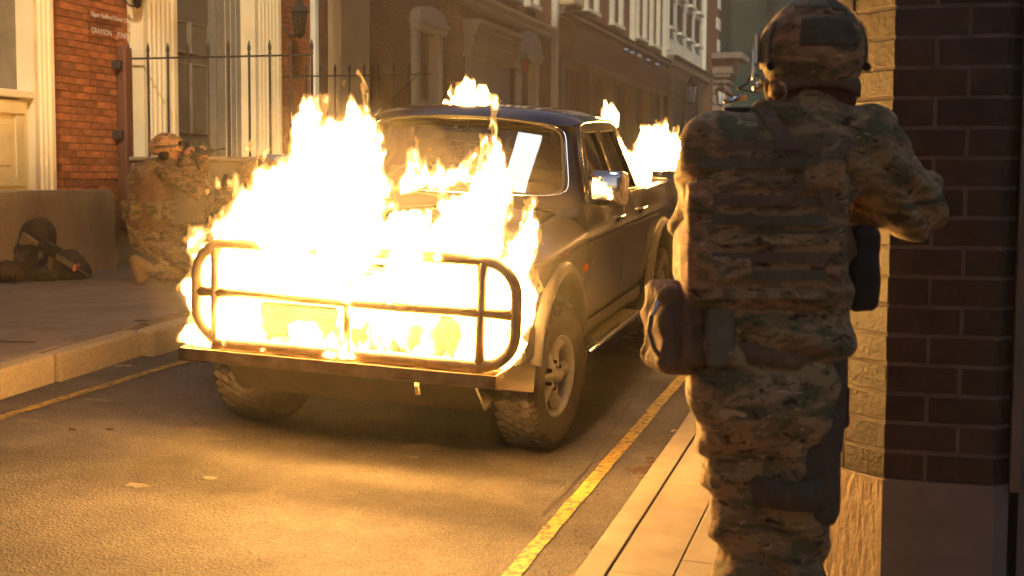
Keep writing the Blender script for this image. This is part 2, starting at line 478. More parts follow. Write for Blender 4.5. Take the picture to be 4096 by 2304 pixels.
def nets(fn, lo, hi, step, off=0.0, key=None):
    """surface nets: mesh of fn(P) = 0 inside the box"""
    ax = [np.arange(lo[i], hi[i] + step, step, dtype=np.float32) for i in range(3)]
    if key is not None and key in _FC:
        F = _FC[key].copy()
    else:
        P = np.meshgrid(*ax, indexing='ij')
        F = fn(P).astype(np.float32)
        if key is not None: _FC[key] = F.copy()
    F = F - off
    F[0] = 1; F[-1] = 1; F[:, 0] = 1; F[:, -1] = 1; F[:, :, 0] = 1; F[:, :, -1] = 1
    S = F < 0
    n = [k - 1 for k in F.shape]
    acc = np.zeros((n[0], n[1], n[2], 3), np.float32); cnt = np.zeros(n, np.float32)
    g = np.stack(np.meshgrid(*[np.arange(k) for k in F.shape], indexing='ij'), -1).astype(np.float32)
    edges = []
    for d in range(3):
        sl0 = [slice(None)] * 3; sl1 = [slice(None)] * 3
        sl0[d] = slice(0, -1); sl1[d] = slice(1, None)
        a = F[tuple(sl0)]; b = F[tuple(sl1)]
        ch = S[tuple(sl0)] != S[tuple(sl1)]
        idx = np.argwhere(ch)
        t = a[ch] / (a[ch] - b[ch])
        p = idx.astype(np.float32); p[:, d] += t
        o1, o2 = [k for k in range(3) if k != d]
        for da in (0, 1):
            for db in (0, 1):
                c = idx.copy(); c[:, o1] -= da; c[:, o2] -= db
                ok = (c[:, o1] >= 0) & (c[:, o2] >= 0) & (c[:, o1] < n[o1]) & (c[:, o2] < n[o2]) & (c[:, d] < n[d])
                cc = c[ok]
                np.add.at(acc, (cc[:, 0], cc[:, 1], cc[:, 2]), p[ok])
                np.add.at(cnt, (cc[:, 0], cc[:, 1], cc[:, 2]), 1)
        edges.append((d, o1, o2, idx, S[tuple(sl0)][ch]))
    has = cnt > 0
    ids = -np.ones(n, np.int64); ids[has] = np.arange(has.sum())
    V = acc[has] / cnt[has][:, None] * step + np.array(lo, np.float32)
    faces = []
    for d, o1, o2, idx, inside in edges:
        ok = (idx[:, o1] > 0) & (idx[:, o2] > 0) & (idx[:, o1] < n[o1]) & (idx[:, o2] < n[o2])
        i = idx[ok]; s_ = inside[ok]
        def cell(da, db):
            c = i.copy(); c[:, o1] -= da; c[:, o2] -= db
            return ids[c[:, 0], c[:, 1], c[:, 2]]
        q = np.stack([cell(1, 1), cell(0, 1), cell(0, 0), cell(1, 0)], 1)
        flip = s_ if d != 1 else ~s_
        q = np.where(flip[:, None], q, q[:, ::-1])
        faces.append(q)
    Q = np.concatenate(faces)
    Q = Q[(Q >= 0).all(1)]
    me = bpy.data.meshes.new('surface')
    me.vertices.add(len(V)); me.vertices.foreach_set('co', V.ravel())
    me.loops.add(len(Q) * 4); me.loops.foreach_set('vertex_index', Q.ravel().astype(np.int32))
    me.polygons.add(len(Q)); me.polygons.foreach_set('loop_start', np.arange(0, len(Q) * 4, 4, dtype=np.int32))
    me.update(calc_edges=True)
    me.validate()
    me.shade_smooth()
    return me
def sdf(name, fn, lo, hi, step, mat, parent=None, label=None):
    o = link(name, nets(fn, lo, hi, step), mat, parent)
    if label: o['label'] = label
    return o
# ------------------------------------------------------------------ ground, road, pavements
def GY(Y):
    if Y <= 8.2:
        return 0.0493 * max(Y, -6)
    return 0.0493 * (8.2 + 1.6 * (1 - math.exp(-(Y - 8.2) / 1.6)))
def H(X, Y):
    return GY(Y) - 0.0454 * min(max(X, -4.75), 1.0)
def sheet(x0, x1, y0, y1, nx, ny, dz=0.0, fx=H):
    ys = [y0 + (y1 - y0) * j / ny for j in range(ny + 1)]
    xs = [x0 + (x1 - x0) * i / nx for i in range(nx + 1)]
    return MB().grid([[(x, y, fx(x, y) + dz) for x in xs] for y in ys])
ysg = [-40, -10, -6] + [k * 0.5 for k in range(-10, 34)] + [20, 30, 60, 120]
g = MB().grid([[(x, y, H(x, y) - 0.12) for x in (-80, -30, -8, -4.75, -1, 1, 4, 30, 80)] for y in ysg])
struct(obj('ground', g, M_conc, smooth=True))
road = struct(obj('road', MB().grid([[(x, y, H(x, y)) for x in (-4.80, -4, -3, -2, -1.0)] for y in ysg if -10 <= y <= 60] ), M_asphalt, smooth=True))
def line_strip(name, xs, w, y0, y1, mat, dz, parent, wob=0.004):
    rows = []
    y = y0
    while y <= y1:
        xc = np.interp(y, [a for a, _ in xs], [b_ for _, b_ in xs]) + random.uniform(-wob, wob)
        rows.append([(xc - w / 2, y, H(xc, y) + dz), (xc + w / 2, y, H(xc, y) + dz)])
        y += 0.12
    return obj(name, MB().grid(rows), mat, parent)
line_strip('painted_line', [(-5, -4.60), (6.1, -4.46), (8.2, -4.33), (12, -4.2), (40, -4.2)], 0.075, -4, 40, M_yellow, 0.004, road)
line_strip('painted_line', [(-5, -1.37), (5.4, -1.34), (8.5, -1.32), (40, -1.32)], 0.068, -4, 40, M_yellow, 0.004, road)
line_strip('tar_seam', [(3, -1.52), (5, -1.43), (6.3, -1.40), (8, -1.50), (12, -1.6), (30, -1.6)], 0.012, 5.5, 14, M_iron, 0.003, road, 0.006)
def blob(x, y, rx, ry, mat, dz=0.005, name='scuff_mark', parent=road, n=14, seed=0, h=H):
    rs = random.Random(seed + int(x * 100) + int(y * 10))
    v = [(x, y, h(x, y) + dz)]
    for k in range(n):
        t = 2 * PI * k / n; q = rs.uniform(0.55, 1.15)
        px_, py_ = x + rx * q * math.cos(t), y + ry * q * math.sin(t)
        v.append((px_, py_, h(px_, py_) + dz))
    m = MB().add(v, [(0, 1 + k, 1 + (k + 1) % n) for k in range(n)])
    return obj(name, m, mat, parent)
def ray(u, v, dz=0.0):
    """ground point seen at pixel (u, v) of the 4096 px photograph"""
    d = Mc @ Vector(((u - 2048) / 5500, (v - 1152) / 5500, 1))
    t = 3.0
    for _ in range(60):
        p = CAM + d * t
        e = p.z - (H(p.x, p.y) + dz)
        t += e / max(-d.z, 0.02) * 0.7
    return CAM + d * t
for (u, v, a, b_) in [(385, 1602, .10, .05), (120, 1685, .08, .04), (800, 1722, .11, .06), (1700, 1795, .12, .10), (1745, 1770, .07, .06), (1590, 1755, .05, .03), (1120, 1770, .04, .025),
                      (1480, 1755, .05, .03), (550, 1945, .06, .04), (840, 1915, .04, .03), (885, 1760, .04, .02), (1650, 1832, .05, .03)]:
    p = ray(u, v); blob(p.x, p.y, a, b_, M_scuff)

gm = MB(); gr_ = random.Random(3)
for k in range(1500):
    q = gr_.random()
    if q < 0.35: x = -1.12 - abs(gr_.gauss(0, 0.12))
    elif q < 0.7: x = -4.66 + abs(gr_.gauss(0, 0.16))
    else: x = gr_.uniform(-4.6, -1.1)
    y = gr_.uniform(3.6, 13); z = H(x, y); s_ = gr_.uniform(0.002, 0.007) * (1.3 if gr_.random() < .1 else 1)
    a = gr_.uniform(0, 6)
    gm.add([(x + s_ * math.cos(a + t), y + s_ * math.sin(a + t), z + 0.001) for t in (0, 2.1, 4.2)] + [(x, y, z + s_ * 1.1)], [(0, 1, 3), (1, 2, 3), (2, 0, 3)])
tag(obj('gravel', gm, mottled('grit', (0.10, 0.085, 0.07), (0.26, 0.22, 0.18), 40, 0.9, 60, 0), None), 'fine loose grit scattered over the road and along both kerbs', 'grit')['kind'] = 'stuff'

# right hand pavement: kerb stones and two rows of slabs
pav = struct(thing('pavement', 'x', 'x')); del pav['label']; del pav['category']
pav.name = 'right_pavement'
def slab(name, x0, x1, y0, y1, top, th, mat, parent, gap=0.004, nseg=3, bev=0.006, jit=0.0):
    x0 += gap; x1 -= gap; y0 += gap; y1 -= gap
    dz = random.uniform(-jit, jit)
    rows_t = []; 
    v = []; f = []
    ys = [y0 + (y1 - y0) * k / nseg for k in range(nseg + 1)]
    for y in ys:
        for (x, s) in ((x0, 0), (x0, 1), (x1, 1), (x1, 0)):
            z = top(x, y) + dz
            v.append((x, y, z if s else z - th))
    for k in range(nseg):
        for j in range(4):
            j2 = (j + 1) % 4
            f.append((k * 4 + j, k * 4 + j2, (k + 1) * 4 + j2, (k + 1) * 4 + j))
    f.append((3, 2, 1, 0)); n = nseg * 4
    f.append((n, n + 1, n + 2, n + 3))
    return obj(name, MB().add(v, f), mat, parent, bevel=bev)
topR = lambda x, y: H(x, y) + 0.10
y = 0.30
while y < 14:
    slab('kerb_stone', -1.065, -0.962, y, y + 1.0, topR, 0.22, M_slab, pav, 0.0015, 2, 0.005, 0.002); y += 1.0
y = -0.13
while y < 14:
    slab('paving_slab', -0.956, -0.735, y, y + 1.2, topR, 0.2, M_slab, pav, 0.002, 2, 0.003, 0.002); y += 1.2
y = -0.72
while y < 14:
    slab('paving_slab', -0.732, -0.40, y, y + 1.12, topR, 0.2, M_slab, pav, 0.001, 2, 0.0025, 0.001)
    slab('paving_slab', -0.398, 0.05, y, y + 1.12, topR, 0.2, M_slab, pav, 0.001, 2, 0.0025, 0.001)
    y += 1.12
obj('joint_bed', MB().grid([[(x, y, H(x, y) + 0.088) for x in (-1.04, 0.05)] for y in ysg if -4 <= y <= 16]), M_under, pav)
obj('concrete_apron', MB().grid([[(x, y, H(x, y) + 0.098) for x in (0.05, 1, 12)] for y in ysg if -10 <= y <= 16]), M_conc, pav)
# left hand pavement
pavl = bpy.data.objects.new('left_pavement', None); COL.objects.link(pavl); struct(pavl)
HL = lambda x, y: GY(y) + 0.2157 + 0.165
kx = lambda y: float(np.interp(y, [0, 6.4, 7.5, 8.3, 12], [-4.74, -4.72, -4.69, -4.60, -4.5]))
y = 0.64
while y < 30:
    xo = kx(y + 0.45)
    slab('kerb_stone', xo - 0.14, xo, y, y + 0.9, HL, 0.34, M_kerb, pavl, 0.003, 2, 0.022, 0.003); y += 0.9
y = -5.6
while y < 62:
    slab('concrete_slab', -9.6, -4.872, y, y + 2.7, lambda a, b_: HL(a, b_) - 0.004, 0.2, M_conc, pavl, 0.005, 6, 0.008, 0.002); y += 2.7
for (u, v, a, b_) in [(100, 1372, .10, .03), (30, 1370, .10, .035), (565, 1285, .07, .05), (575, 1300, .05, .03), (260, 1362, .02, .01)]:
    d = Mc @ Vector(((u - 2048) / 5500, (v - 1152) / 5500, 1)); t = (1.75 - 0.80) / -d.z; p = CAM + d * t
    for _ in range(3):
        t = (1.75 - HL(p.x, p.y)) / -d.z; p = CAM + d * t
    blob(p.x, p.y, a, b_, M_under, 0.002, 'damp_stain', pavl, 12, 3, HL)

# ------------------------------------------------------------------ houses on the left
def B(parent, name, mat, x0, x1, y0, y1, z0, z1, bevel=0.0, label=None):
    return obj(name, MB().box(x0, x1, y0, y1, z0, z1), mat, parent, bevel=bevel, label=label)
XF = -7.70
def moulding(parent, name, mat, x, y0, y1, z, prof, ends=True):
    """cornice running along the street; prof = list of (projection, height)"""
    poly = [(x, z + prof[0][1])] + [(x + p, z + h) for p, h in prof] + [(x, z + prof[-1][1])]
    mb = MB(); n = len(poly)
    v = [(a, y0, b_) for a, b_ in poly] + [(a, y1, b_) for a, b_ in poly]
    f = [tuple(range(n)), tuple(range(n, 2 * n))[::-1]] + [((i + 1) % n, i, n + i, n + (i + 1) % n) for i in range(n)]
    return obj(name, mb.add(v, f), mat, parent)
def fluted(parent, name, mat, x0, x1, y0, y1, z0, z1, n=6, marg=0.06, deep=0.018):
    """pilaster shaft whose street face carries vertical flutes; south side plain"""
    pts = [(x0, y0), (x1, y0), (x1, y0 + marg)]
    w = (y1 - y0 - 2 * marg) / n
    for k in range(n):
        a = y0 + marg + k * w
        for t in (0.16, 0.3, 0.5, 0.7, 0.84):
            pts.append((x1 - deep * math.sin(PI * (t - 0.1) / 0.8), a + w * t))
        pts.append((x1, a + w))
    pts += [(x1, y1), (x0, y1)]
    return obj(name, MB().prism(pts, z0, z1, 'z'), mat, parent)
def brick_mesh(l, h, d, k):
    rs = random.Random(k)
    mb = MB().box(-d, 0, 0, l, 0, h)
    mb.v = [(a + (rs.uniform(-.0025, .0025) if a == 0 else 0), b_ + rs.uniform(-.003, .003), c + rs.uniform(-.003, .003)) for a, b_, c in mb.v]
    return mb.mesh('brick')
BR = [brick_mesh(0.228, 0.060, 0.03, k) for k in range(5)]
for me in BR: me.materials.append(M_brick)
def bricks(parent, x, y0, y1, z0, z1, L=0.24, h=0.070, stuff=False, mat=None):
    big = MB(); n = 0
    z = z0; r_ = 0
    while z < z1 - 0.01:
        y = y0 - (L / 2 if r_ % 2 else 0)
        while y < y1 - 0.01:
            a = max(y, y0); b_ = min(y + L - 0.010, y1)
            if b_ - a > 0.03:
                px_ = x + random.uniform(-0.002, 0.004)
                if stuff:
                    big.box(px_ - 0.03, px_, a, b_, z, z + h - 0.010)
                else:
                    o = bpy.data.objects.new('brick', random.choice(BR)); COL.objects.link(o); o.parent = parent
                    o.location = (px_, a, z); o.scale = (1, (b_ - a) / 0.228, 1)
                    n += 1
            y += L
        z += h; r_ += 1
    if stuff:
        o = obj('brickwork', big, mat or M_brickd, parent); o['kind'] = 'stuff'
    return n
# house with the cream shopfront and the panelled door
hA = thing('brick_townhouse', 'red brick house with cream shopfront and fluted cream door pilasters, nearest on the left', 'building', (0, 0, 0))
wb = MB()
wb.box(-9.5, XF - 0.02, 11.01, 12.70, 0.5, 9.0)
wb.box(-9.5, XF - 0.02, 15.98, 17.33, 0.5, 9.0)
wb.box(-9.5, XF - 0.36, 12.70, 15.98, 0.5, 9.0)
wb.box(-9.5, XF - 0.30, -12, 11.01, 0.5, 9.0)
wb.box(XF - 0.30, XF - 0.02, -12, 11.005, 4.6, 9.0)
wb.box(XF - 0.36, XF - 0.02, 12.70, 15.98, 4.9, 9.0)
obj('wall', wb, M_mortar, hA)
bricks(hA, XF, 11.02, 12.68, 1.52, 3.75)
bricks(hA, XF, 16.0, 17.30, 2.0, 4.4, stuff=True, mat=M_brick)
# shopfront
B(hA, 'stall_riser', M_cream2, XF - 0.28, XF + 0.13, 6.0, 10.78, 1.62, 2.42)
B(hA, 'riser_moulding', M_cream2, XF + 0.13, XF + 0.165, 9.4, 10.70, 2.30, 2.42, 0.008)
B(hA, 'riser_rail', M_cream2, XF + 0.131, XF + 0.150, 9.4, 10.70, 1.66, 1.74, 0.006)
B(hA, 'riser_stile', M_cream2, XF + 0.131, XF + 0.150, 10.58, 10.70, 1.74, 2.30, 0.006)
B(hA, 'riser_panel', M_cream2, XF + 0.132, XF + 0.142, 9.5, 10.50, 1.84, 2.20, 0.004)
B(hA, 'window_sill', M_cream, XF - 0.25, XF + 0.20, 6.0, 10.785, 2.44, 2.51, 0.012)
B(hA, 'window_reveal', M_grey, XF - 0.28, XF + 0.02, 10.36, 10.79, 2.51, 4.6)
B(hA, 'window_frame', M_cream2, XF - 0.10, XF + 0.05, 10.28, 10.36, 2.53, 4.6, 0.008)
B(hA, 'window_frame', M_cream2, XF - 0.10, XF + 0.05, 6.0, 10.28, 2.51, 2.58, 0.008)
B(hA, 'shop_window', M_glass2, XF - 0.06, XF - 0.05, 6.0, 10.28, 2.58, 4.6)
B(hA, 'shop_interior', M_dark, XF - 0.29, XF - 0.26, 6.0, 10.3, 2.51, 4.6)
fluted(hA, 'pilaster', M_cream, XF - 0.28, XF + 0.20, 10.79, 11.10, 1.625, 4.6, 3, 0.05, 0.022)
# pilasters, door
for (a, b_) in ((12.70, 13.40), (15.25, 15.98)):
    fluted(hA, 'pilaster', M_cream, XF - 0.36, XF + 0.17, a, b_, 1.0, 4.9, 6, 0.07, 0.02)
    B(hA, 'pilaster_base', M_cream, XF - 0.3, XF + 0.21, a - 0.02, b_ + 0.02, 0.9, 1.35, 0.01)
door = B(hA, 'door', M_door, XF - 0.36, XF - 0.30, 13.97, 14.96, 0.9, 4.2)
for (z0, z1) in ((3.20, 3.52), (2.28, 3.05), (1.35, 2.10)):
    for (a, b_) in ((14.05, 14.42), (14.52, 14.88)):
        B(door, 'door_panel', M_door, XF - 0.30, XF - 0.278, a, b_, z0, z1, 0.012)
        mb = MB()
        for (p0, p1, q0, q1) in ((a - .02, b_ + .02, z1, z1 + .02), (a - .02, b_ + .02, z0 - .02, z0), (a - .02, a, z0, z1), (b_, b_ + .02, z0, z1)):
            mb.box(XF - 0.30, XF - 0.268, p0, p1, q0, q1)
        obj('panel_beading', mb, M_grey, door)
B(door, 'door_knob', M_chrome, XF - 0.30, XF - 0.25, 14.465, 14.49, 2.0, 2.03, 0.01)
B(hA, 'door_frame', M_door, XF - 0.36, XF - 0.22, 13.80, 13.97, 0.9, 4.3, 0.008)
fluted(hA, 'door_jamb', M_grey, XF - 0.36, XF - 0.20, 14.96, 15.13, 0.9, 4.3, 2, 0.02, 0.012)
mb = MB()
for k in range(5):
    mb.box(XF - 0.35 + k * 0.07, XF - 0.30 + k * 0.07, 15.225, 15.249, 0.95, 4.5)
obj('reveal_strips', mb, M_grey, hA)
B(hA, 'doorstep', M_render, XF - 0.3, XF + 0.45, 13.42, 15.23, 0.75, 1.05, 0.01)
# low plinth wall in front of the shop
def round_wall(name, x0, x1, y0, y1, z0, z1, r_, axis, mat, parent=None):
    """low wall with one rounded top corner at its far end"""
    n = 8
    if axis == 'y':
        poly = [(y0, z0), (y1, z0)] + [(y1 - r_ + r_ * math.cos(t), z1 - r_ + r_ * math.sin(t)) for t in [PI / 2 * k / n for k in range(n + 1)]] + [(y0, z1)]
        return obj(name, MB().prism(poly, x0, x1, 'x'), mat, parent, bevel=0.015)
    poly = [(x0, z0), (x1, z0)] + [(x1 - r_ + r_ * math.cos(t), z1 - r_ + r_ * math.sin(t)) for t in [PI / 2 * k / n for k in range(n + 1)]] + [(x0, z1)]
    return obj(name, MB().prism(poly, y0, y1, 'y'), mat, parent, bevel=0.015)
pw = round_wall('low_wall', XF - 0.05, -7.44, 0.0, 11.98, 0.4, 1.625, 0.10, 'y', M_render)
tag(pw, 'low brown rendered wall under the cream shopfront with bags piled against it', 'wall')
lw_ = round_wall('low_wall', -7.92, -5.62, 12.50, 12.72, 0.4, 1.91, 0.06, 'x', M_render)
tag(lw_, 'brown rendered garden wall behind the kneeling soldier, railing on top', 'wall')
B(lw_, 'coping', M_render, -7.9, -5.58, 12.46, 12.76, 1.912, 1.955, 0.015)
lw2 = round_wall('low_wall', -7.9, -5.62, 16.08, 16.30, 0.4, 1.91, 0.06, 'x', M_render)
tag(lw2, 'brown rendered garden wall on the far side of the doorstep', 'wall')
# iron railings
def spike_mesh():
    return MB().lathe([(0.0, 0.17), (0.006, 0.16), (0.022, 0.085), (0.016, 0.05), (0.010, 0.045), (0.018, 0.03), (0.018, 0.015), (0.012, 0.0)], 10).mesh('finial', True)
SPM = spike_mesh(); SPM.materials.append(M_iron)
def railing(name, x0, x1, y, z0, zr, label, sp=0.226, second=True, group=None):
    t = thing(name, label, 'railing', (0, 0, 0), group=group)
    obj('rail', MB().tube([(x0 - .05, y, zr), (x1, y, zr)], 0.010, 8), M_iron, t)
    x = x0; k = 0
    while x < x1 + 0.02:
        r_ = 0.0145 if k not in (3, 4) else 0.010
        p = obj('railing_bar', MB().tube([(x, y, z0), (x, y, zr + 0.03)], r_ * 0.9, 8), M_iron, t)
        s = link('finial', SPM, None, p, (x, y, zr + 0.005)); s.scale = (0.85, 0.85, 0.9)
        x += sp; k += 1
    return t
railing('iron_railing', -7.65, -5.62, 12.61, 1.955, 2.955, 'black iron railing with spear tips on the wall behind the kneeling soldier')
railing('iron_railing', -7.68, -5.62, 16.19, 1.91, 3.03, 'second black iron railing, behind the burning truck on the far side of the door', 0.196)
# drainpipe at the corner of the brick
dp = thing('drainpipe', 'dark brown drainpipe with two brackets at the right edge of the brick wall', 'drainpipe')
B(dp, 'pipe', mottled('brown_pipe', (0.09, 0.035, 0.02), (0.14, 0.055, 0.03), 6, 0.6), XF + 0.02, XF + 0.13, 12.42, 12.56, 1.2, 3.06, 0.02)
for z in (2.88, 2.18):
    B(dp, 'bracket', M_iron, XF + 0.0, XF + 0.10, 12.36, 12.43, z - 0.05, z + 0.04, 0.008)
# wall signs
def text(body, size, mat, parent, loc, name='lettering', extrude=0.001):
    c = bpy.data.curves.new(name, 'FONT')
    c.body = body; c.size = size; c.extrude = extrude; c.resolution_u = 3
    tmp = bpy.data.objects.new('tmp', c); COL.objects.link(tmp)
    bpy.context.view_layer.update()
    me = bpy.data.meshes.new_from_object(tmp.evaluated_get(bpy.context.evaluated_depsgraph_get()))
    bpy.data.objects.remove(tmp)
    me.materials.clear(); me.materials.append(mat)
    o = bpy.data.objects.new(name, me); COL.objects.link(o)
    o.parent = parent
    o.location = loc
    o.rotation_euler = (R(90), 0, R(90))
    return o
M_signw = mottled('white_lettering', (0.58, 0.53, 0.49), (0.66, 0.61, 0.57), 3, 0.5, 30, 0)
M_plate = glass_mat('clear_acrylic', (0.97, 0.95, 0.94), 0.05, 0.01, 1.08)
s1 = thing('wall_sign', 'clear wall sign with white words Upper Bedford Dental Clinic, upper of the two', 'sign')
B(s1, 'plate', M_plate, XF + 0.022, XF + 0.026, 11.93, 12.69, 3.26, 3.42)
text('Upper Bedford Dental Clinic', 0.063, M_signw, s1, (XF + 0.030, 11.975, 3.32))
s2 = thing('wall_sign', 'clear wall sign with words GRAYSON JONES and orange square, lower of the two', 'sign')
B(s2, 'plate', M_plate, XF + 0.022, XF + 0.026, 11.93, 12.69, 3.09, 3.245)
text('GRAYSON', 0.078, M_signw, s2, (XF + 0.030, 11.975, 3.155))
text('JONES', 0.078, M_signw, s2, (XF + 0.030, 12.44, 3.155))
text('dental practice', 0.026, M_signw, s2, (XF + 0.030, 12.44, 3.115)) if False else None
B(s2, 'orange_square', M_orange, XF + 0.027, XF + 0.031, 12.395, 12.425, 3.135, 3.165)
for s_, zs in ((s1, (3.40, 3.28)), (s2, (3.225, 3.11))):
    for yy in (11.945, 12.675):
        for zz in zs[:1]:
            obj('stud', MB().lathe([(0, 0.012), (0.008, 0.010), (0.009, 0)], 10, 'x', (XF + 0.026, yy, zz)), M_chrome, s_)
# wall lantern
def lantern(loc, label, s=1.0, group=None, glass=None):
    t = thing('wall_lantern', label, 'lantern', loc, group=group)
    g2 = glass or M_lampglass
    obj('bracket', MB().tube([(-0.30 * s, 0, -0.02 * s), (-0.12 * s, 0, -0.20 * s), (0, 0, -0.22 * s)], 0.012 * s, 6), M_iron, t)
    obj('glass', MB().lathe([(0.055 * s, -0.2 * s), (0.095 * s, 0.06 * s)], 6), g2, t)
    obj('cap', MB().lathe([(0.12 * s, 0.06 * s), (0.10 * s, 0.09 * s), (0.04 * s, 0.16 * s), (0.03 * s, 0.2 * s), (0.012 * s, 0.22 * s), (0.0, 0.26 * s)], 6), M_iron, t)
    obj('base', MB().lathe([(0.0, -0.25 * s), (0.04 * s, -0.22 * s), (0.065 * s, -0.2 * s), (0.0, -0.2 * s)], 6), M_iron, t)
    mb = MB()
    for k in range(6):
        a = 2 * PI * k / 6
        mb.tube([(0.057 * s * math.cos(a), 0.057 * s * math.sin(a), -0.2 * s), (0.097 * s * math.cos(a), 0.097 * s * math.sin(a), 0.06 * s)], 0.006 * s, 5)
    obj('bars', mb, M_iron, t)
    return t
lantern((XF + 0.30, 16.25, 3.78), 'old black wall lantern on the red brick right of the doorway', 1.1, glass=glass_mat('lantern_glass', (.6, .6, .6)))
lantern((XF + 0.2, 12.55, 3.62), 'bottom tip of a black wall lantern above the lower wall sign', 0.7, glass=M_glass2)

# second house: cream pilaster, window surrounds, doorway with stacked cornice
hB = thing('brown_brick_house', 'brown brick house with broad cream pilaster and white window surrounds behind the truck', 'building')
wb = MB()
wb.box(-9.5, XF - 0.02, 17.84, 21.25, 0.5, 9.0)
wb.box(-9.5, XF - 0.02, 22.45, 24.35, 0.5, 9.0)
wb.box(-9.5, XF - 0.02, 26.5, 27.6, 0.5, 9.0)
wb.box(-9.5, XF - 0.02, 28.9, 30.45, 0.5, 9.0)
wb.box(-9.5, XF - 0.30, 17.34, 30.45, 0.5, 9.0)
for (a, b_, z) in ((17.34, 17.84, 4.8), (21.25, 22.45, 4.25), (24.35, 26.5, 3.95), (27.6, 28.9, 4.3)):
    wb.box(XF - 0.30, XF - 0.02, a, b_, z, 9.0)
for (a, b_, z) in ((17.34, 17.84, 2.35), (21.25, 22.45, 1.7), (27.6, 28.9, 1.7)):
    wb.box(XF - 0.30, XF - 0.02, a, b_, 0.5, z)
obj('wall', wb, M_brickd, hB)
bricks(hB, XF, 18.98, 21.2, 1.9, 5.2, stuff=True)
bricks(hB, XF, 22.6, 24.0, 1.9, 5.6, stuff=True)
bricks(hB, XF, 29.1, 30.4, 1.9, 6.2, stuff=True)
B(hB, 'white_pipe', M_white, XF, XF + 0.08, 17.22, 17.36, 1.6, 5.4, 0.02)
B(hB, 'window_sill', M_white, XF - 0.2, XF + 0.12, 17.30, 17.86, 2.30, 2.42, 0.01)
B(hB, 'window_panel', M_door, XF - 0.16, XF - 0.12, 17.36, 17.84, 2.42, 4.8)
B(hB, 'glazing_bar', M_door, XF - 0.12, XF - 0.09, 17.58, 17.62, 2.42, 4.8)
B(hB, 'glazing_bar', M_door, XF - 0.12, XF - 0.092, 17.37, 17.83, 3.5, 3.55)
B(hB, 'pilaster', M_cream, XF - 0.02, XF + 0.18, 17.86, 18.96, 1.0, 7.0, 0.02)
def surround(parent, y0, y1, zt, zb, ped, mat=M_white, jw=0.17, pan=M_door):
    w = obj('window', MB().box(XF - 0.14, XF - 0.11, y0 + jw, y1 - jw, zb, zt), M_glass2, parent)
    B(w, 'window_backing', pan, XF - 0.22, XF - 0.20, y0 + jw, y1 - jw, zb, zt)
    B(w, 'jamb', mat, XF - 0.15, XF + 0.09, y0, y0 + jw, zb, zt + 0.002, 0.01)
    B(w, 'jamb', mat, XF - 0.15, XF + 0.09, y1 - jw, y1, zb, zt + 0.002, 0.01)
    B(w, 'glazing_bar', mat, XF - 0.13, XF - 0.085, y0 + jw, y1 - jw, (zb + zt) / 2 - 0.03, (zb + zt) / 2 + 0.03)
    B(w, 'glazing_bar', mat, XF - 0.12, XF - 0.09, (y0 + y1) / 2 - 0.02, (y0 + y1) / 2 + 0.02, zb, zt)
    B(w, 'sill', mat, XF - 0.15, XF + 0.13, y0 - 0.05, y1 + 0.05, zb - 0.10, zb - 0.002, 0.01)
    if ped:
        n = 10; yc = (y0 + y1) / 2; hw = (y1 - y0) / 2 + 0.05
        poly = [(yc - hw, zt + 0.004), (yc + hw, zt + 0.004)] + [(yc + hw * math.cos(t), zt + 0.22 + (ped - 0.22) * math.sin(t)) for t in [PI * k / n for k in range(n + 1)]]
        obj('pediment', MB().prism(poly, XF - 0.01, XF + 0.16, 'x'), mat, w, bevel=0.012)
        B(w, 'lintel', mat, XF - 0.012, XF + 0.20, y0 - 0.08, y1 + 0.08, zt + 0.10, zt + 0.18, 0.01)
    return w
surround(hB, 21.2, 22.55, 4.16, 1.9, 0.42)
surround(hB, 27.5, 29.03, 4.22, 1.9, 0.62)
dw = B(hB, 'doorway', M_cream, XF - 0.14, XF + 0.10, 24.1, 24.5, 0.9, 3.95, 0.01)
B(dw, 'jamb', M_cream, XF - 0.14, XF + 0.10, 26.3, 26.7, 0.9, 3.95, 0.01)
B(dw, 'head', M_cream, XF - 0.14, XF + 0.102, 24.5, 26.3, 3.3, 3.95, 0.01)
B(dw, 'door_leaf', M_door, XF - 0.28, XF - 0.2, 24.5, 26.3, 0.9, 3.3)
B(dw, 'inner_head', M_white, XF - 0.18, XF - 0.05, 24.5, 26.3, 3.1, 3.3, 0.01)
moulding(hB, 'door_cornice', M_cream, XF - 0.02, 23.95, 26.9, 3.96, [(0.16, 0), (0.20, 0.06), (0.16, 0.10), (0.18, 0.20), (0.24, 0.24), (0.21, 0.30), (0.24, 0.40), (0.30, 0.46), (0.30, 0.52), (0.36, 0.58), (0.36, 0.66)])
moulding(hB, 'string_course', M_cream, XF - 0.02, 21.6, 30.4, 4.86, [(0.08, 0), (0.12, 0.05), (0.10, 0.12), (0.18, 0.20), (0.18, 0.27)])
for k, yb in enumerate((24.8, 26.6, 28.2)):
    surround(hB, yb, yb + 0.9, 7.0, 5.45, 0)
B(hB, 'white_pipe', M_white, XF, XF + 0.14, 30.40, 30.62, 0.9, 9.0, 0.03)
lantern((XF + 0.35, 26.95, 4.05), 'small wall lantern beside the doorway with the stacked cream cornice', 0.9, glass=M_red)

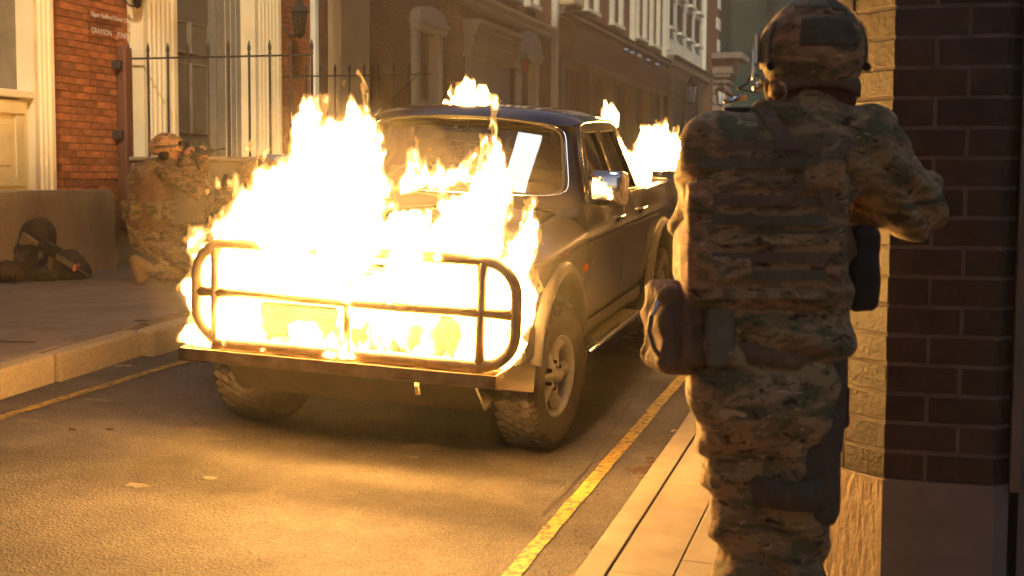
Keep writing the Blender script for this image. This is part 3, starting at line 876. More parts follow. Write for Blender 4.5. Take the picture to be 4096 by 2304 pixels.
# third building: dark shops below, painted upper storey
hC = thing('dark_shop_terrace', 'terrace with dark shopfronts below a long grey cornice and pale windows above', 'building')
obj('wall', MB().box(-9.5, XF - 0.25, 30.62, 45.6, 0.5, 10.5).box(XF - 0.25, XF - 0.02, 30.62, 45.6, 5.55, 10.5), M_brickd, hC)
B(hC, 'shop_fascia', mottled('brown_fascia', (0.07, 0.045, 0.03), (0.12, 0.08, 0.055), 1.5, 0.7), XF - 0.25, XF + 0.18, 31.8, 45.5, 4.62, 5.40, 0.02)
moulding(hC, 'shop_cornice', M_grey, XF - 0.02, 30.7, 45.6, 5.42, [(0.14, 0), (0.18, 0.06), (0.26, 0.10), (0.26, 0.18), (0.32, 0.24)])
moulding(hC, 'fascia_base', M_grey, XF - 0.02, 31.6, 45.6, 4.50, [(0.16, 0), (0.22, 0.04), (0.22, 0.10)])
for k in range(5):
    y0 = 31.0 + k * 2.95
    B(hC, 'shop_pilaster', M_dark, XF - 0.25, XF + 0.12, y0, y0 + 0.35, 0.8, 4.5, 0.01)
    sw = B(hC, 'shop_window', M_glass2, XF - 0.16, XF - 0.14, y0 + 0.35, y0 + 2.95, 1.5, 4.4)
    B(sw, 'window_backing', M_dark, XF - 0.24, XF - 0.22, y0 + 0.35, y0 + 2.95, 0.8, 4.5)
    B(sw, 'glazing_bar', M_dark, XF - 0.14, XF - 0.10, y0 + 1.6, y0 + 1.68, 1.5, 4.4)
for y0 in (33.7, 36.9, 40.6, 43.0):
    surround(hC, y0, y0 + 1.5, 8.6, 6.0, 0, M_white, 0.25, M_grey)
B(hC, 'scroll_bracket', M_cream, XF, XF + 0.4, 31.0, 32.1, 5.72, 6.3, 0.08)
for y0 in (39.6, 45.2):
    B(hC, 'white_pipe', M_white, XF, XF + 0.16, y0, y0 + 0.24, 5.7, 10, 0.03)
for k, y0 in enumerate((37.6, 38.5, 39.6, 41.0, 42.6)):
    obj('spot_lamp', MB().lathe([(0.0, 0.10), (0.07, 0.09), (0.09, 0.0), (0.05, -0.05)], 10, 'x', (XF + 0.28, y0, 5.28)), M_chrome, hC)
# fourth: pale rendered building with rows of dark windows
hD = thing('pale_building', 'pale rendered building with rows of small dark windows near the end of the street', 'building')
obj('wall', MB().box(-9.5, XF - 0.02, 45.6, 54.8, 0.5, 13.0), M_white, hD)
for r_, (z0, hh) in enumerate(((6.9, 0.95), (8.15, 0.6), (9.0, 0.6), (9.9, 0.6), (10.8, 0.6))):
    for c in range(4):
        y0 = 46.3 + c * 2.15 + (0.25 if r_ % 2 else 0)
        w = B(hD, 'window', M_dark, XF - 0.03, XF + 0.01, y0, y0 + 1.15, z0, z0 + hh)
        B(w, 'sill', M_white, XF, XF + 0.16, y0 - 0.05, y0 + 1.2, z0 - 0.10, z0 - 0.002)
B(hD, 'shopfront', M_dark, XF - 0.01, XF + 0.10, 45.7, 54.7, 0.8, 5.2)
for k in range(3):
    B(hD, 'shop_pilaster', M_grey, XF + 0.10, XF + 0.22, 46 + 3.2 * k, 46.5 + 3.2 * k, 0.8, 5.2)
moulding(hD, 'shop_cornice', M_grey, XF - 0.02, 45.65, 55, 5.25, [(0.15, 0), (0.22, 0.2), (0.34, 0.3), (0.34, 0.5), (0.45, 0.62)])
for y0 in (45.62, 54.55):
    B(hD, 'white_pipe', M_white, XF, XF + 0.16, y0, y0 + 0.22, 6.0, 13, 0.03)
lantern((XF + 0.8, 46.6, 4.75), 'pale glass lantern hanging before the dark shopfronts, left of the pair', 2.0)
lantern((XF + 0.9, 53.6, 5.05), 'pale glass lantern hanging near the stone corner pier, right of the pair', 2.0)
# corner: brick with quoins and a stone pier
hE = thing('corner_building', 'brown brick corner building with pale quoins and a big stone pier at the street end', 'building')
obj('wall', MB().box(-9.5, XF - 0.02, 54.8, 60.0, 0.5, 13.5), M_brickd, hE)
for k in range(7):
    B(hE, 'quoin', M_white, XF - 0.2, XF + 0.03, 58.9 if k % 2 else 59.3, 60.02, 7.2 + k * 0.9, 7.2 + k * 0.9 + 0.5, 0.02)
B(hE, 'stone_pier', M_stucco2, -8.6, -7.15, 58.2, 59.9, 0.5, 6.0, 0.03)
for (z, p) in ((5.35, 0.06), (5.75, 0.10), (6.0, 0.16)):
    B(hE, 'pier_band', M_grey, -8.6 - p, -7.15 + p, 58.2 - p, 59.9 + p, z, z + 0.16, 0.03)
B(hE, 'pier_capital', M_stucco2, -8.7, -6.9, 58.0, 60.1, 6.16, 6.75, 0.03)
B(hE, 'pier_cornice', M_stucco2, -8.9, -6.45, 57.6, 60.5, 6.75, 7.0, 0.03)
nb = obj('net_screen', MB().grid([[(x + 0.25 * math.sin(x * 3.1), 75 + 0.25 * math.sin(x * 2.3), z) for x in np.linspace(-16, 6, 60)] for z in (-1, 6, 7, 12, 13, 26)]), M_teal, smooth=True, solid=0.02)
tag(nb, 'dark teal scaffold netting hung across the far end of the street', 'netting')
nbf = MB()
for x in np.arange(-15, 6, 2.4): nbf.tube([(x, 75.5, -1), (x, 75.5, 26)], 0.05, 6)
obj('pole', nbf, M_grey, nb)

# ------------------------------------------------------------------ corner building on the right
hR = thing('corner_pier_building', 'dark glazed brick building on the right with chamfered corner above a stuccoed plinth', 'building')
CX0, CY0 = -0.03, 4.56         # front corner, left
CHL = 0.27                     # chamfer length along each axis
CX1 = 0.305                    # front corner, right
ZP = 0.785
def foot(e=0.0):
    k = e * 0.4142
    return [(CX0 - e * 0.0 - k * 0 , CY0 - e), (CX1, CY0 - e), (CX1 + 0.045 + k, CY0 + 0.045 - e), (CX1 + 0.045 + k, 5.2), (2.5, 5.2), (2.5, 40), (CX0 - CHL - e, 40), (CX0 - CHL - e, CY0 + CHL - k * 0), ]
core = MB().prism([(CX0, CY0), (CX1, CY0), (CX1 + .045, CY0 + .045), (CX1 + .045, 5.2), (6, 5.2), (6, 40), (CX0 - CHL, 40), (CX0 - CHL, CY0 + CHL)], ZP, 15.5)
obj('wall', core, M_mortar2, hR)
pl = MB().prism([(CX0 - .004, CY0 - .012), (CX1 + .004, CY0 - .012), (CX1 + .05, CY0 + .035), (CX1 + .06, 5.19), (6, 5.19), (6, 40), (CX0 - CHL - .012, 40), (CX0 - CHL - .012, CY0 + CHL - .004)], -0.3, ZP)
plm = obj('plinth', pl, M_stucco2, hR)
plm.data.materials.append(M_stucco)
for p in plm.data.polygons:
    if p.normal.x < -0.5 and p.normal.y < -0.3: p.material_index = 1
# glazed blocks: faces follow the front, the chamfer, and the small return
hb = 0.0945
def face_blocks(p0, p1, z0, z1, lens_a, lens_b, depth=0.0035):
    d = Vector((p1[0] - p0[0], p1[1] - p0[1])); L = d.length; d /= L
    nrm = Vector((d.y, -d.x))
    z = z0; r_ = 0
    while z < z1:
        s = 0.0
        for l in (lens_a if r_ % 2 == 0 else lens_b):
            e = min(s + l, L)
            if e - s > 0.015:
                a = s + (0.0065 if s > 0 else 0); b_ = e - (0.0065 if e < L - 1e-4 else 0)
                q0 = Vector(p0) + d * a; q1 = Vector(p0) + d * b_
                pr = depth + random.uniform(-0.0018, 0.0018)
                P = [(q0.x, q0.y), (q0.x + nrm.x * pr, q0.y + nrm.y * pr), (q1.x + nrm.x * pr, q1.y + nrm.y * pr), (q1.x, q1.y)]
                ha = hb - 0.0135
                mb = MB().prism(P, z + 0.005, z + 0.005 + ha)
                mb.v = [(x_ + random.uniform(-.0012, .0012), y_, z_ + random.uniform(-.0022, .0022)) for x_, y_, z_ in mb.v]
                o = obj('brick', mb, M_block, hR, bevel=0.002)
            s = e
        z += hb; r_ += 1
ZT = 2.55
face_blocks((CX0, CY0), (CX1, CY0), ZP, ZT, [0.125, 0.3], [0.224, 0.2])
face_blocks((CX0 - CHL, CY0 + CHL), (CX0, CY0), ZP, ZT, [0.20, 0.182], [0.09, 0.22, 0.072] if False else [0.10, 0.282])
face_blocks((CX1, CY0), (CX1 + .045, CY0 + .045), ZP, ZT, [0.0637], [0.0637])
face_blocks((CX0 - CHL, 6.0), (CX0 - CHL, CY0 + CHL), ZP, ZT, [0.225] * 6, [0.11] + [0.225] * 6)
# door post and wall on the far right
dpst = B(hR, 'door_post', M_grey, CX1 + .050, CX1 + .085, 4.565, 4.70, ZP - 0.02, 4.0, 0.006)
B(hR, 'side_wall', M_stucco2, CX1 + .085, 3.0, 4.66, 4.90, -0.3, 6.0)
# upper street front of this building (seen only as reflections in the truck)
for k in range(7):
    y0 = 7.0 + k * 3.4
    w = B(hR, 'window', M_grey, CX0 - CHL - 0.03, CX0 - CHL + 0.01, y0, y0 + 1.4, 1.6, 3.6)
    mb = MB()
    for (a, b_, c, d) in ((y0 - .15, y0, 1.5, 3.7), (y0 + 1.4, y0 + 1.55, 1.5, 3.7), (y0 - .15, y0 + 1.55, 3.7, 3.9), (y0 + .67, y0 + .73, 1.6, 3.6)):
        mb.box(CX0 - CHL - 0.06, CX0 - CHL + 0.01, a, b_, c, d)
    obj('window_surround', mb, M_cream, w)
B(hR, 'white_sign_ledge', M_white, -0.62, CX0 - CHL - 0.01, 5.05, 5.25, 2.42, 2.50, 0.01)
# unseen block added behind the camera, its height set to shade the street
hX = thing('sun_shading_block', 'unseen dark brick block added behind the viewer to keep the sun off the street', 'building')
obj('wall', MB().box(1.6, 12, -30, -3.0, -1, 14.6), M_brickd, hX)
for k in range(6):
    for z in (1.2, 4.4, 7.6):
        w = B(hX, 'window', M_glass2, 1.56, 1.59, -6 - k * 4, -4.6 - k * 4, z, z + 1.8)
        B(w, 'sill', M_white, 1.50, 1.60, -6.1 - k * 4, -4.5 - k * 4, z - 0.12, z - 0.01)

# overhead soft light on an added, unseen truss across the street, the one whose reflection shows as a pale band in the windscreen
fl = thing('film_light', 'long overhead soft light, mirrored as a pale band in the truck windscreen', 'lamp', (-1.68, 7.2, 7.5))
def em_mat(name, col, st):
    m, n, b = new_mat(name)
    b.inputs['Base Color'].default_value = (*col, 1); b.inputs['Emission Color'].default_value = (*col, 1); b.inputs['Emission Strength'].default_value = st
    return m
obj('housing', MB().box(-0.41, 0.41, -1.28, 1.28, 0.02, 0.30), M_black, fl, bevel=0.02)
obj('diffuser', MB().add([(-0.36, -1.2, 0.0), (0.36, -1.2, 0.0), (0.36, 1.2, 0.0), (-0.36, 1.2, 0.0)], [(0, 3, 2, 1)]), em_mat('lit_diffuser', (0.80, 0.92, 1.0), 8.5), fl)
for x in (-0.38, 0.38):
    obj('yoke', MB().tube([(x, 0, 0.25), (x, 0, 0.62)], 0.02, 8), M_iron, fl)
tr_ = thing('truss', 'unseen lighting truss added to carry the soft light across the street', 'truss', (0, 0, 0))
for (dy, dz) in ((-0.15, 0), (0.15, 0), (0, 0.26)):
    obj('chord', MB().tube([(-7.7, 7.2 + dy, 8.14 + dz), (-0.31, 7.2 + dy, 8.14 + dz)], 0.024, 8), M_alu, tr_)
mb = MB()
x = -7.6; k = 0
while x < -0.6:
    a = (-0.15 if k % 2 else 0.15)
    mb.tube([(x, 7.2 + a, 8.14), (x + 0.3, 7.2, 8.40)], 0.012, 6).tube([(x, 7.2 + a, 8.14), (x + 0.3, 7.2 - a, 8.14)], 0.012, 6)
    x += 0.3; k += 1
o = obj('lattice', mb, M_alu, tr_); o['kind'] = 'stuff'
# ------------------------------------------------------------------ pickup truck (local axes: x to the picture's right, y towards the rear, z up)
truck = thing('pickup_truck', 'burning double-cab pickup, dark blue over silver, with steel bull bar, parked in the street', 'pickup truck')
Sx = Vector((0.99896877, 0.00497717, -0.04512895)); Ly = Vector((-0.00274726, 0.99877826, 0.04933996)); Uz = Sx.cross(Ly).normalized()
truck.matrix_world = Matrix(((Sx.x, Ly.x, Uz.x, -2.47687), (Sx.y, Ly.y, Uz.y, 6.64051), (Sx.z, Ly.z, Uz.z, 0.43983), (0, 0, 0, 1)))
TR = truck
def sx(z):
    return float(np.interp(z, [0.40, 0.50, 0.56, 0.70, 0.90, 0.985, 0.992, 1.005, 1.018, 1.03, 1.12, 1.18, 1.20, 1.62], [0.70, 0.775, 0.803, 0.822, 0.831, 0.834, 0.845, 0.848, 0.845, 0.826, 0.812, 0.797, 0.780, 0.630]))
def arch(y, yc, r=0.50, zc=0.385):
    d = r * r - (y - yc) ** 2
    return zc + math.sqrt(d) if d > 0 else -1
def panel(name, sg, y0, y1, zlo, ztop, arches=(), mat=None, n=28, parent=None, zs=None, label=None):
    rows = []
    for i in range(n + 1):
        y = y0 + (y1 - y0) * i / n
        zl = zlo
        for yc in arches: zl = max(zl, arch(y, yc))
        zt = ztop(y) if callable(ztop) else ztop
        zz = [zl] + [z for z in (0.50, 0.56, 0.63, 0.70, 0.78, 0.84, 0.90, 0.95, 0.985, 0.992, 1.005, 1.018, 1.03, 1.075, 1.12, 1.16, 1.18)]
        zz = [min(max(z, zl), zt) for z in zz] + [zt]
        rows.append([(sg * sx(z), y, z) for z in zz])
    o = obj(name, MB().grid(rows), mat or M_paint, parent or TR, smooth=True, solid=0.0)
    return o
def W(s, t):
    """windscreen surface; s across -1..1, t bottom 0 to top 1"""
    x = (0.705 - 0.135 * t) * s
    c = 1 - s * s
    y = (0.665 - 0.15 * c) + (0.395 + 0.07 * c) * t
    z = (1.178 + 0.012 * c) + (0.395 + 0.038 * c) * t + 0.012 * math.sin(PI * min(max(t, 0), 1))
    return (x, y, z)
def rr(k, n, hs, ht, cs, ct, e=5.0):
    a = 2 * PI * k / n
    c, s = math.cos(a), math.sin(a)
    q = (abs(c) ** e + abs(s) ** e) ** (-1 / e)
    return (cs + hs * c * q, ct + ht * s * q)
N_ = 72
inner = [rr(k, N_, 0.955, 0.455, 0, 0.51, 9) for k in range(N_)]
outer = [rr(k, N_, 1.115, 0.560, 0, 0.515, 40) for k in range(N_)]
# glass
gr = [[W(-0.97 + 1.94 * i / 24, 0.045 + 0.93 * j / 14) for i in range(25)] for j in range(15)]
obj('windscreen', MB().grid(gr), M_glass, TR, smooth=True)
# frame ring round the glass
mb = MB(); v = []
for (a, b_) in ((inner, 0.004), ([((p[0] * .75 + q[0] * .25), (p[1] * .75 + q[1] * .25)) for p, q in zip(inner, outer)], 0.012), (outer, -0.010)):
    for s, t in a:
        x, y, z = W(s, t); v.append((x, y - b_ * 0.7, z + b_ * 0.7))
f = [(l * N_ + k, l * N_ + (k + 1) % N_, (l + 1) * N_ + (k + 1) % N_, (l + 1) * N_ + k) for l in range(2) for k in range(N_)]
obj('windscreen_frame', mb.add(v, f), M_paint, TR, smooth=True)
pts = [Vector(W(*rr(k, N_, 0.965, 0.462, 0, 0.51, 9))) + Vector((0, -0.010, 0.010)) for k in range(N_)] ; pts.append(pts[0]); 
obj('windscreen_seal', MB().tube(pts, 0.011, 8, False), M_black, TR, smooth=True)
pts = [Vector(W(*rr(k, N_, 0.998, 0.478, 0, 0.51, 9))) + Vector((0, -0.014, 0.014)) for k in range(N_)] ; pts.append(pts[0])
obj('seal_trim', MB().tube(pts, 0.0055, 8, False), M_chrome, TR, smooth=True)
# bonnet and wings
def hoodz(x, y):
    t = min(max((y + 0.72) / 1.36, 0), 1)
    base = 0.985 + 0.155 * t ** 0.65
    return base + 0.035 * (1 - (x / 0.66) ** 2) - (0.05 * max(0, (-0.62 - y) / 0.10) ** 2)
rows = []
for j in range(21):
    y = -0.72 + 1.30 * j / 20
    rows.append([(x, y + 0.02 * (1 - (x / .66) ** 2) * -1, hoodz(x, y)) for x in np.linspace(-0.655, 0.655, 21)])
obj('bonnet', MB().grid(rows), M_paint, TR, smooth=True, solid=0.012)
for sg in (1, -1):
    rows = []
    for i in range(31):
        y = -0.68 + (0.565 + 0.68) * i / 30
        zl = max(0.56, arch(y, 0.0))
        zt = hoodz(0.66, y)
        zz = [zl, 0.70, 0.80, 0.88, 0.94, 0.985, 0.992, 1.005, 1.018, 1.03]
        sh = 0.085 * max(0, (-0.25 - y) / 0.43) ** 1.5                        # nose narrows
        r_ = [(sg * (sx(min(max(z, zl), 1.03)) - sh), y, min(max(z, zl), 1.03) - (1.12 - zt) * 0.55 * max(0, (z - .85) / .18)) for z in zz]
        ze = r_[-1][2]
        for t in (0.35, 0.7, 1.0):
            r_.append((sg * ((0.826 - sh) * (1 - t) + 0.664 * t), y, ze + (zt - ze) * math.sin(PI / 2 * t) - 0.002))
        rows.append(r_)
    obj('front_wing', MB().grid(rows), M_paint, TR, smooth=True)
    # scuttle corner between wing and pillar
    rows = []
    for i in range(7):
        y = 0.565 + 0.20 * i / 6
        rows.append([(sg * (0.664 + 0.15 * t), y, 1.115 + 0.03 * t * 0 + (0.085 * (i / 6)) * (1 - 0.2 * t)) for t in (-0.3, 0, 0.5, 0.85)] + [(sg * 0.80, y, 1.06)])
    obj('scuttle_corner', MB().grid(rows), M_paint, TR, smooth=True)
    fd = panel('front_door', sg, 0.575, 1.602, 0.525, lambda y: 1.198)
    rd = panel('rear_door', sg, 1.612, 2.405, 0.525, lambda y: 1.198)
    bs = panel('bed_side', sg, 2.45, 4.15, 0.60, 1.165, (3.0,), n=44)
    panel('cab_corner', sg, 2.407, 2.444, 0.525, 1.198, n=2)
    obj('sill', MB().grid([[(sg * x, y, z) for x, z in ((0.74, 0.42), (0.775, 0.43), (0.795, 0.47), (0.793, 0.523))] for y in (0.50, 2.44)]), M_silver, TR, smooth=True)
    for (d_, yh) in ((fd, 1.415), (rd, 2.15)):
        obj('door_handle', MB().box(sg * 0.826 if sg > 0 else -0.85, 0.85 if sg > 0 else -0.826, yh - 0.075, yh + 0.06, 1.035, 1.062), M_black, d_, bevel=0.008)
        obj('handle_cap', MB().box(*(sorted((sg * 0.84, sg * 0.862))), yh - 0.07, yh + 0.055, 1.062, 1.07), M_chrome, d_, bevel=0.004)
    obj('waist_strip', MB().tube([(sg * 0.800, 0.80, 1.193), (sg * 0.800, 1.60, 1.195)], 0.008, 6), M_chrome, fd)
    obj('waist_strip', MB().tube([(sg * 0.800, 1.62, 1.195), (sg * 0.800, 2.36, 1.196)], 0.008, 6), M_chrome, rd)
    obj('badge', MB().box(*(sorted((sg * 0.828, sg * 0.834))), 0.70, 0.735, 0.855, 0.875).box(*(sorted((sg * 0.828, sg * 0.834))), 0.745, 0.80, 0.857, 0.873), M_chrome, fd)
    obj('side_indicator', MB().lathe([(0.0, 0.018), (0.018, 0.014), (0.024, 0.0)], 12, 'x' , (0.83, 0.535, 0.855)) if sg > 0 else MB().lathe([(0.0, -0.018), (0.018, -0.014), (0.024, 0.0)], 12, 'x', (-0.83, 0.535, 0.855)), M_orange, TR)
    # wheel arch flares
    for yc in (0.0, 3.0):
        prof = [(0.562, 0.822), (0.555, 0.842), (0.542, 0.858), (0.520, 0.868), (0.500, 0.866), (0.494, 0.80), (0.494, 0.60)]
        rows = []
        for k in range(41):
            a = R(12) + (PI - R(26)) * k / 40
            rows.append([(sg * x, yc + r_ * math.cos(a), 0.385 + r_ * math.sin(a)) for r_, x in prof])
        obj('wheel_arch_flare', MB().grid(rows), M_silver, TR, smooth=True)
        rows = [[(sg * x, yc + 0.51 * math.cos(a), 0.385 + 0.51 * math.sin(a)) for x in (0.84, 0.45)] for a in [PI * k / 20 for k in range(21)]]
        obj('wheel_housing', MB().grid(rows), M_under, TR, smooth=True)
    # greenhouse
    def gx(z): return 0.785 - (z - 1.20) * 0.375
    def gpoly(name, poly, mat, off=0.0, solid=0.02, parent=TR, smooth=False):
        m = MB().add([(sg * (gx(z) + off), y, z) for y, z in poly], [tuple(range(len(poly)))])
        return obj(name, m, mat, parent, solid=0)
    def strip(name, a, b_, mat, parent=TR, off=0.0):
        rows = [[(sg * (gx(z) + off), y, z) for (y, z) in a], [(sg * (gx(z) + off), y, z) for (y, z) in b_]]
        return obj(name, MB().grid(rows), mat, parent, smooth=False)
    strip('a_pillar', [(0.66, 1.20), (1.03, 1.60)], [(0.83, 1.20), (1.12, 1.56)], M_paint)
    strip('b_pillar', [(1.515, 1.195), (1.46, 1.57)], [(1.60, 1.195), (1.535, 1.57)], M_paint)
    strip('b_pillar_trim', [(1.60, 1.195), (1.535, 1.57)], [(1.66, 1.195), (1.58, 1.57)], M_black)
    rows = []
    for k in range(9):
        z = 1.19 + (1.60 - 1.19) * k / 8; t = k / 8
        rows.append([(sg * (gx(z) - 0.003), 2.14 - 0.16 * t, z), (sg * (gx(z)), 2.24 - 0.14 * t, z), (sg * (gx(z) - 0.012), 2.38 - 0.19 * t ** 1.2, z), (sg * (gx(z) - 0.06), 2.435 - 0.22 * t ** 1.2, z)])
    obj('c_pillar', MB().grid(rows), M_paint, TR, smooth=True)
    strip('door_top_rail', [(1.00, 1.60), (2.02, 1.60)], [(1.09, 1.555), (1.99, 1.555)], M_paint)
    gf = strip('front_side_window', [(0.80, 1.20), (1.515, 1.20)], [(1.09, 1.555), (1.46, 1.555)], M_glass2, off=-0.012)
    gb = strip('rear_side_window', [(1.66, 1.20), (2.15, 1.20)], [(1.58, 1.555), (1.99, 1.555)], M_glass2, off=-0.012)
    obj('window_seal', MB().tube([(sg * gx(z), y, z) for y, z in [(0.82, 1.205), (1.10, 1.553), (1.455, 1.553), (1.512, 1.205)]], 0.008, 6), M_black, gf)
    obj('window_seal', MB().tube([(sg * gx(z), y, z) for y, z in [(1.655, 1.205), (1.578, 1.553), (1.985, 1.553), (2.14, 1.205)]], 0.008, 6), M_black, gb)
    obj('roof_gutter', MB().tube([(sg * 0.775, 0.72, 1.235), (sg * 0.70, 0.90, 1.42), (sg * 0.642, 1.06, 1.588), (sg * 0.636, 1.2, 1.608), (sg * 0.632, 1.6, 1.615), (sg * 0.63, 2.0, 1.607), (sg * 0.64, 2.16, 1.575)], 0.011, 8), M_paint, TR, smooth=True)
    # door mirror
    mr_ = obj('door_mirror', MB().box(*(sorted((sg * 0.845, sg * 1.055))), 0.43, 0.53, 1.195, 1.375), M_chrome, TR, bevel=0.035, smooth=True)
    obj('mirror_arm', MB().tube([(sg * 0.80, 0.70, 1.21), (sg * 0.90, 0.52, 1.21)], [0.03, 0.022], 8).tube([(sg * 0.78, 0.76, 1.24), (sg * 0.86, 0.52, 1.25)], 0.014, 6), M_black, mr_)
    # running board
    rb_ = obj('running_board', MB().box(*(sorted((sg * 0.70, sg * 0.885))), 0.46, 2.02, 0.395, 0.418), M_rust, TR, bevel=0.008)
    mb = MB()
    for k in range(8):
        x = 0.715 + k * 0.019
        mb.box(*(sorted((sg * x, sg * (x + 0.009)))), 0.48, 2.0, 0.418, 0.426)
    obj('ribs', mb, M_bar, rb_)
    obj('edge_trim', MB().tube([(sg * 0.888, 0.46, 0.412), (sg * 0.888, 2.02, 0.412)], 0.011, 8).tube([(sg * 0.862, 0.46, 0.428), (sg * 0.862, 2.02, 0.428)], 0.005, 6), M_chrome, rb_)
# roof
rows = []
for j in range(23):
    y = 1.0 + 1.19 * j / 22
    row = []
    for i in range(27):
        s = -1 + 2 * i / 26; x = 0.634 * s * (0.94 + 0.06 * min(1, (y - 1.0) / 0.2))
        c = 1 - s * s
        yy = y - 0.085 * c * max(0, 1 - (y - 1.0) / 0.4)
        rise = np.interp(y, [1.0, 1.08, 1.2, 1.4, 1.7, 2.0, 2.12, 2.19], [0, 0.028, 0.052, 0.066, 0.066, 0.045, 0.025, -0.03])
        edge = min(1.0, (1 - abs(s)) / 0.16)
        z = 1.583 + 0.045 * c + rise * (0.35 + 0.65 * math.sin(edge * PI / 2))
        if 0.78 < abs(s) < 0.86: z -= 0.006
        row.append((x, yy, z))
    rows.append(row)
obj('roof', MB().grid(rows), M_paint, TR, smooth=True)
# cab rear wall and window
obj('cab_rear', MB().grid([[(x, 2.43, 0.6), (x, 2.435, 1.19)] for x in (-0.8, 0.8)]).grid([[(-0.74, 2.43, 1.19), (-0.5, 2.41, 1.24)], [(-0.60, 2.21, 1.6), (-0.5, 2.25, 1.52)]]).grid([[(0.74, 2.43, 1.19), (0.5, 2.41, 1.24)], [(0.60, 2.21, 1.6), (0.5, 2.25, 1.52)]]).grid([[(-0.74, 2.43, 1.19), (0.74, 2.43, 1.19)], [(-0.5, 2.41, 1.24), (0.5, 2.41, 1.24)]]).grid([[(-0.6, 2.21, 1.6), (0.6, 2.21, 1.6)], [(-0.5, 2.25, 1.52), (0.5, 2.25, 1.52)]]), M_paint, TR)
obj('rear_window', MB().add([(-0.5, 2.41, 1.24), (0.5, 2.41, 1.24), (0.5, 2.25, 1.52), (-0.5, 2.25, 1.52)], [(0, 1, 2, 3)]), M_glass2, TR)
# bed
obj('load_bed', MB().box(-0.72, 0.72, 2.47, 4.12, 0.62, 0.66).box(-0.74, -0.72, 2.47, 4.12, 0.66, 1.15).box(0.72, 0.74, 2.47, 4.12, 0.66, 1.15).box(-0.72, 0.72, 2.455, 2.475, 0.66, 1.12), M_under, TR)
obj('bed_rail', MB().box(0.725, 0.805, 2.45, 4.15, 1.15, 1.172), M_paint, TR, bevel=0.008)
obj('bed_rail', MB().box(-0.805, -0.725, 2.45, 4.15, 1.15, 1.172), M_paint, TR, bevel=0.008)
obj('tailgate', MB().box(-0.74, 0.74, 4.12, 4.17, 0.62, 1.16), M_paint, TR, bevel=0.01)
obj('rear_bumper', MB().box(-0.75, 0.75, 4.18, 4.34, 0.46, 0.6), M_black, TR, bevel=0.02)
# nose: grille, headlights, bumper, plate
obj('nose_panel', MB().box(-0.66, 0.66, -0.70, -0.66, 0.70, 0.965), M_soot, TR, bevel=0.01)
gl = obj('grille', MB().box(-0.36, 0.36, -0.735, -0.705, 0.78, 0.95), M_black, TR, bevel=0.01)
for k in range(6):
    obj('grille_slat', MB().box(-0.35, 0.35, -0.75, -0.737, 0.795 + k * 0.026, 0.805 + k * 0.026), M_chrome, gl)
for sg in (1, -1):
    hl = obj('headlight', MB().box(*(sorted((sg * 0.39, sg * 0.68))), -0.735, -0.70, 0.79, 0.945), M_chrome, TR, bevel=0.02)
    obj('lens', MB().box(*(sorted((sg * 0.395, sg * 0.675))), -0.752, -0.742, 0.80, 0.935), M_glass2, hl, bevel=0.004)
bm = obj('front_bumper', MB().box(-0.74, 0.74, -0.77, -0.62, 0.52, 0.735), M_soot, TR, bevel=0.035)
obj('bumper_corner', MB().box(0.70, 0.84, -0.72, -0.50, 0.54, 0.735), M_soot, bm, bevel=0.03)
obj('bumper_corner', MB().box(-0.84, -0.70, -0.72, -0.50, 0.54, 0.735), M_soot, bm, bevel=0.03)
obj('tow_slot', MB().box(-0.34, -0.26, -0.782, -0.772, 0.565, 0.60).box(0.36, 0.44, -0.782, -0.772, 0.565, 0.60), M_black, bm)
obj('sump_guard', MB().add([(-0.62, -0.78, 0.50), (0.62, -0.78, 0.50), (0.62, -0.55, 0.30), (-0.62, -0.55, 0.30), (0.55, 0.2, 0.28), (-0.55, 0.2, 0.28)], [(0, 1, 2, 3), (3, 2, 4, 5)]), M_under, TR, solid=0.02)
obj('chassis', MB().box(-0.45, -0.35, -0.6, 4.1, 0.36, 0.48).box(0.35, 0.45, -0.6, 4.1, 0.36, 0.48).box(-0.7, 0.7, 0.5, 2.4, 0.44, 0.50).box(-0.78, 0.78, 0.5, 2.4, 0.50, 0.53), M_under, TR)
obj('front_axle', MB().tube([(-0.62, 0, 0.36), (0.62, 0, 0.36)], 0.045, 10).lathe([(0, -0.12), (0.09, -0.08), (0.12, 0), (0.09, 0.08), (0, 0.12)], 12, 'x', (0.12, 0, 0.36)), M_under, TR, smooth=True)
obj('rear_axle', MB().tube([(-0.62, 3.0, 0.35), (0.62, 3.0, 0.35)], 0.045, 10).lathe([(0, -0.15), (0.11, -0.1), (0.14, 0), (0.11, 0.1), (0, 0.15)], 12, 'x', (0, 3.0, 0.35)), M_under, TR, smooth=True)
obj('tow_eye', MB().tube([(0.38, -0.82, 0.50), (0.38, -0.84, 0.44), (0.38, -0.82, 0.40)], 0.012, 8), M_bar, TR)
# bull bar
bb = bpy.data.objects.new('bull_bar', None); COL.objects.link(bb); bb.parent = TR
YB = -0.95
def arc(cx, cz, r_, a0, a1, n=8):
    return [(cx + r_ * math.cos(a0 + (a1 - a0) * k / n), YB, cz + r_ * math.sin(a0 + (a1 - a0) * k / n)) for k in range(n + 1)]
xl, xr, zb, zt, rc = -0.655, 0.860, 0.580, 1.038, 0.15
loop = arc(xr - rc, zt - rc, rc, PI / 2, 0) + arc(xr - rc, zb + rc, rc, 0, -PI / 2) + arc(xl + rc, zb + rc, rc, -PI / 2, -PI) + arc(xl + rc, zt - rc, rc, PI, PI / 2)
loop.append(loop[0])
obj('outer_hoop', MB().tube(loop, 0.027, 12, False), M_bar, bb, smooth=True)
obj('cross_bar', MB().tube([(xl, YB, 0.811), (xr, YB, 0.811)], 0.025, 12), M_bar, bb, smooth=True)
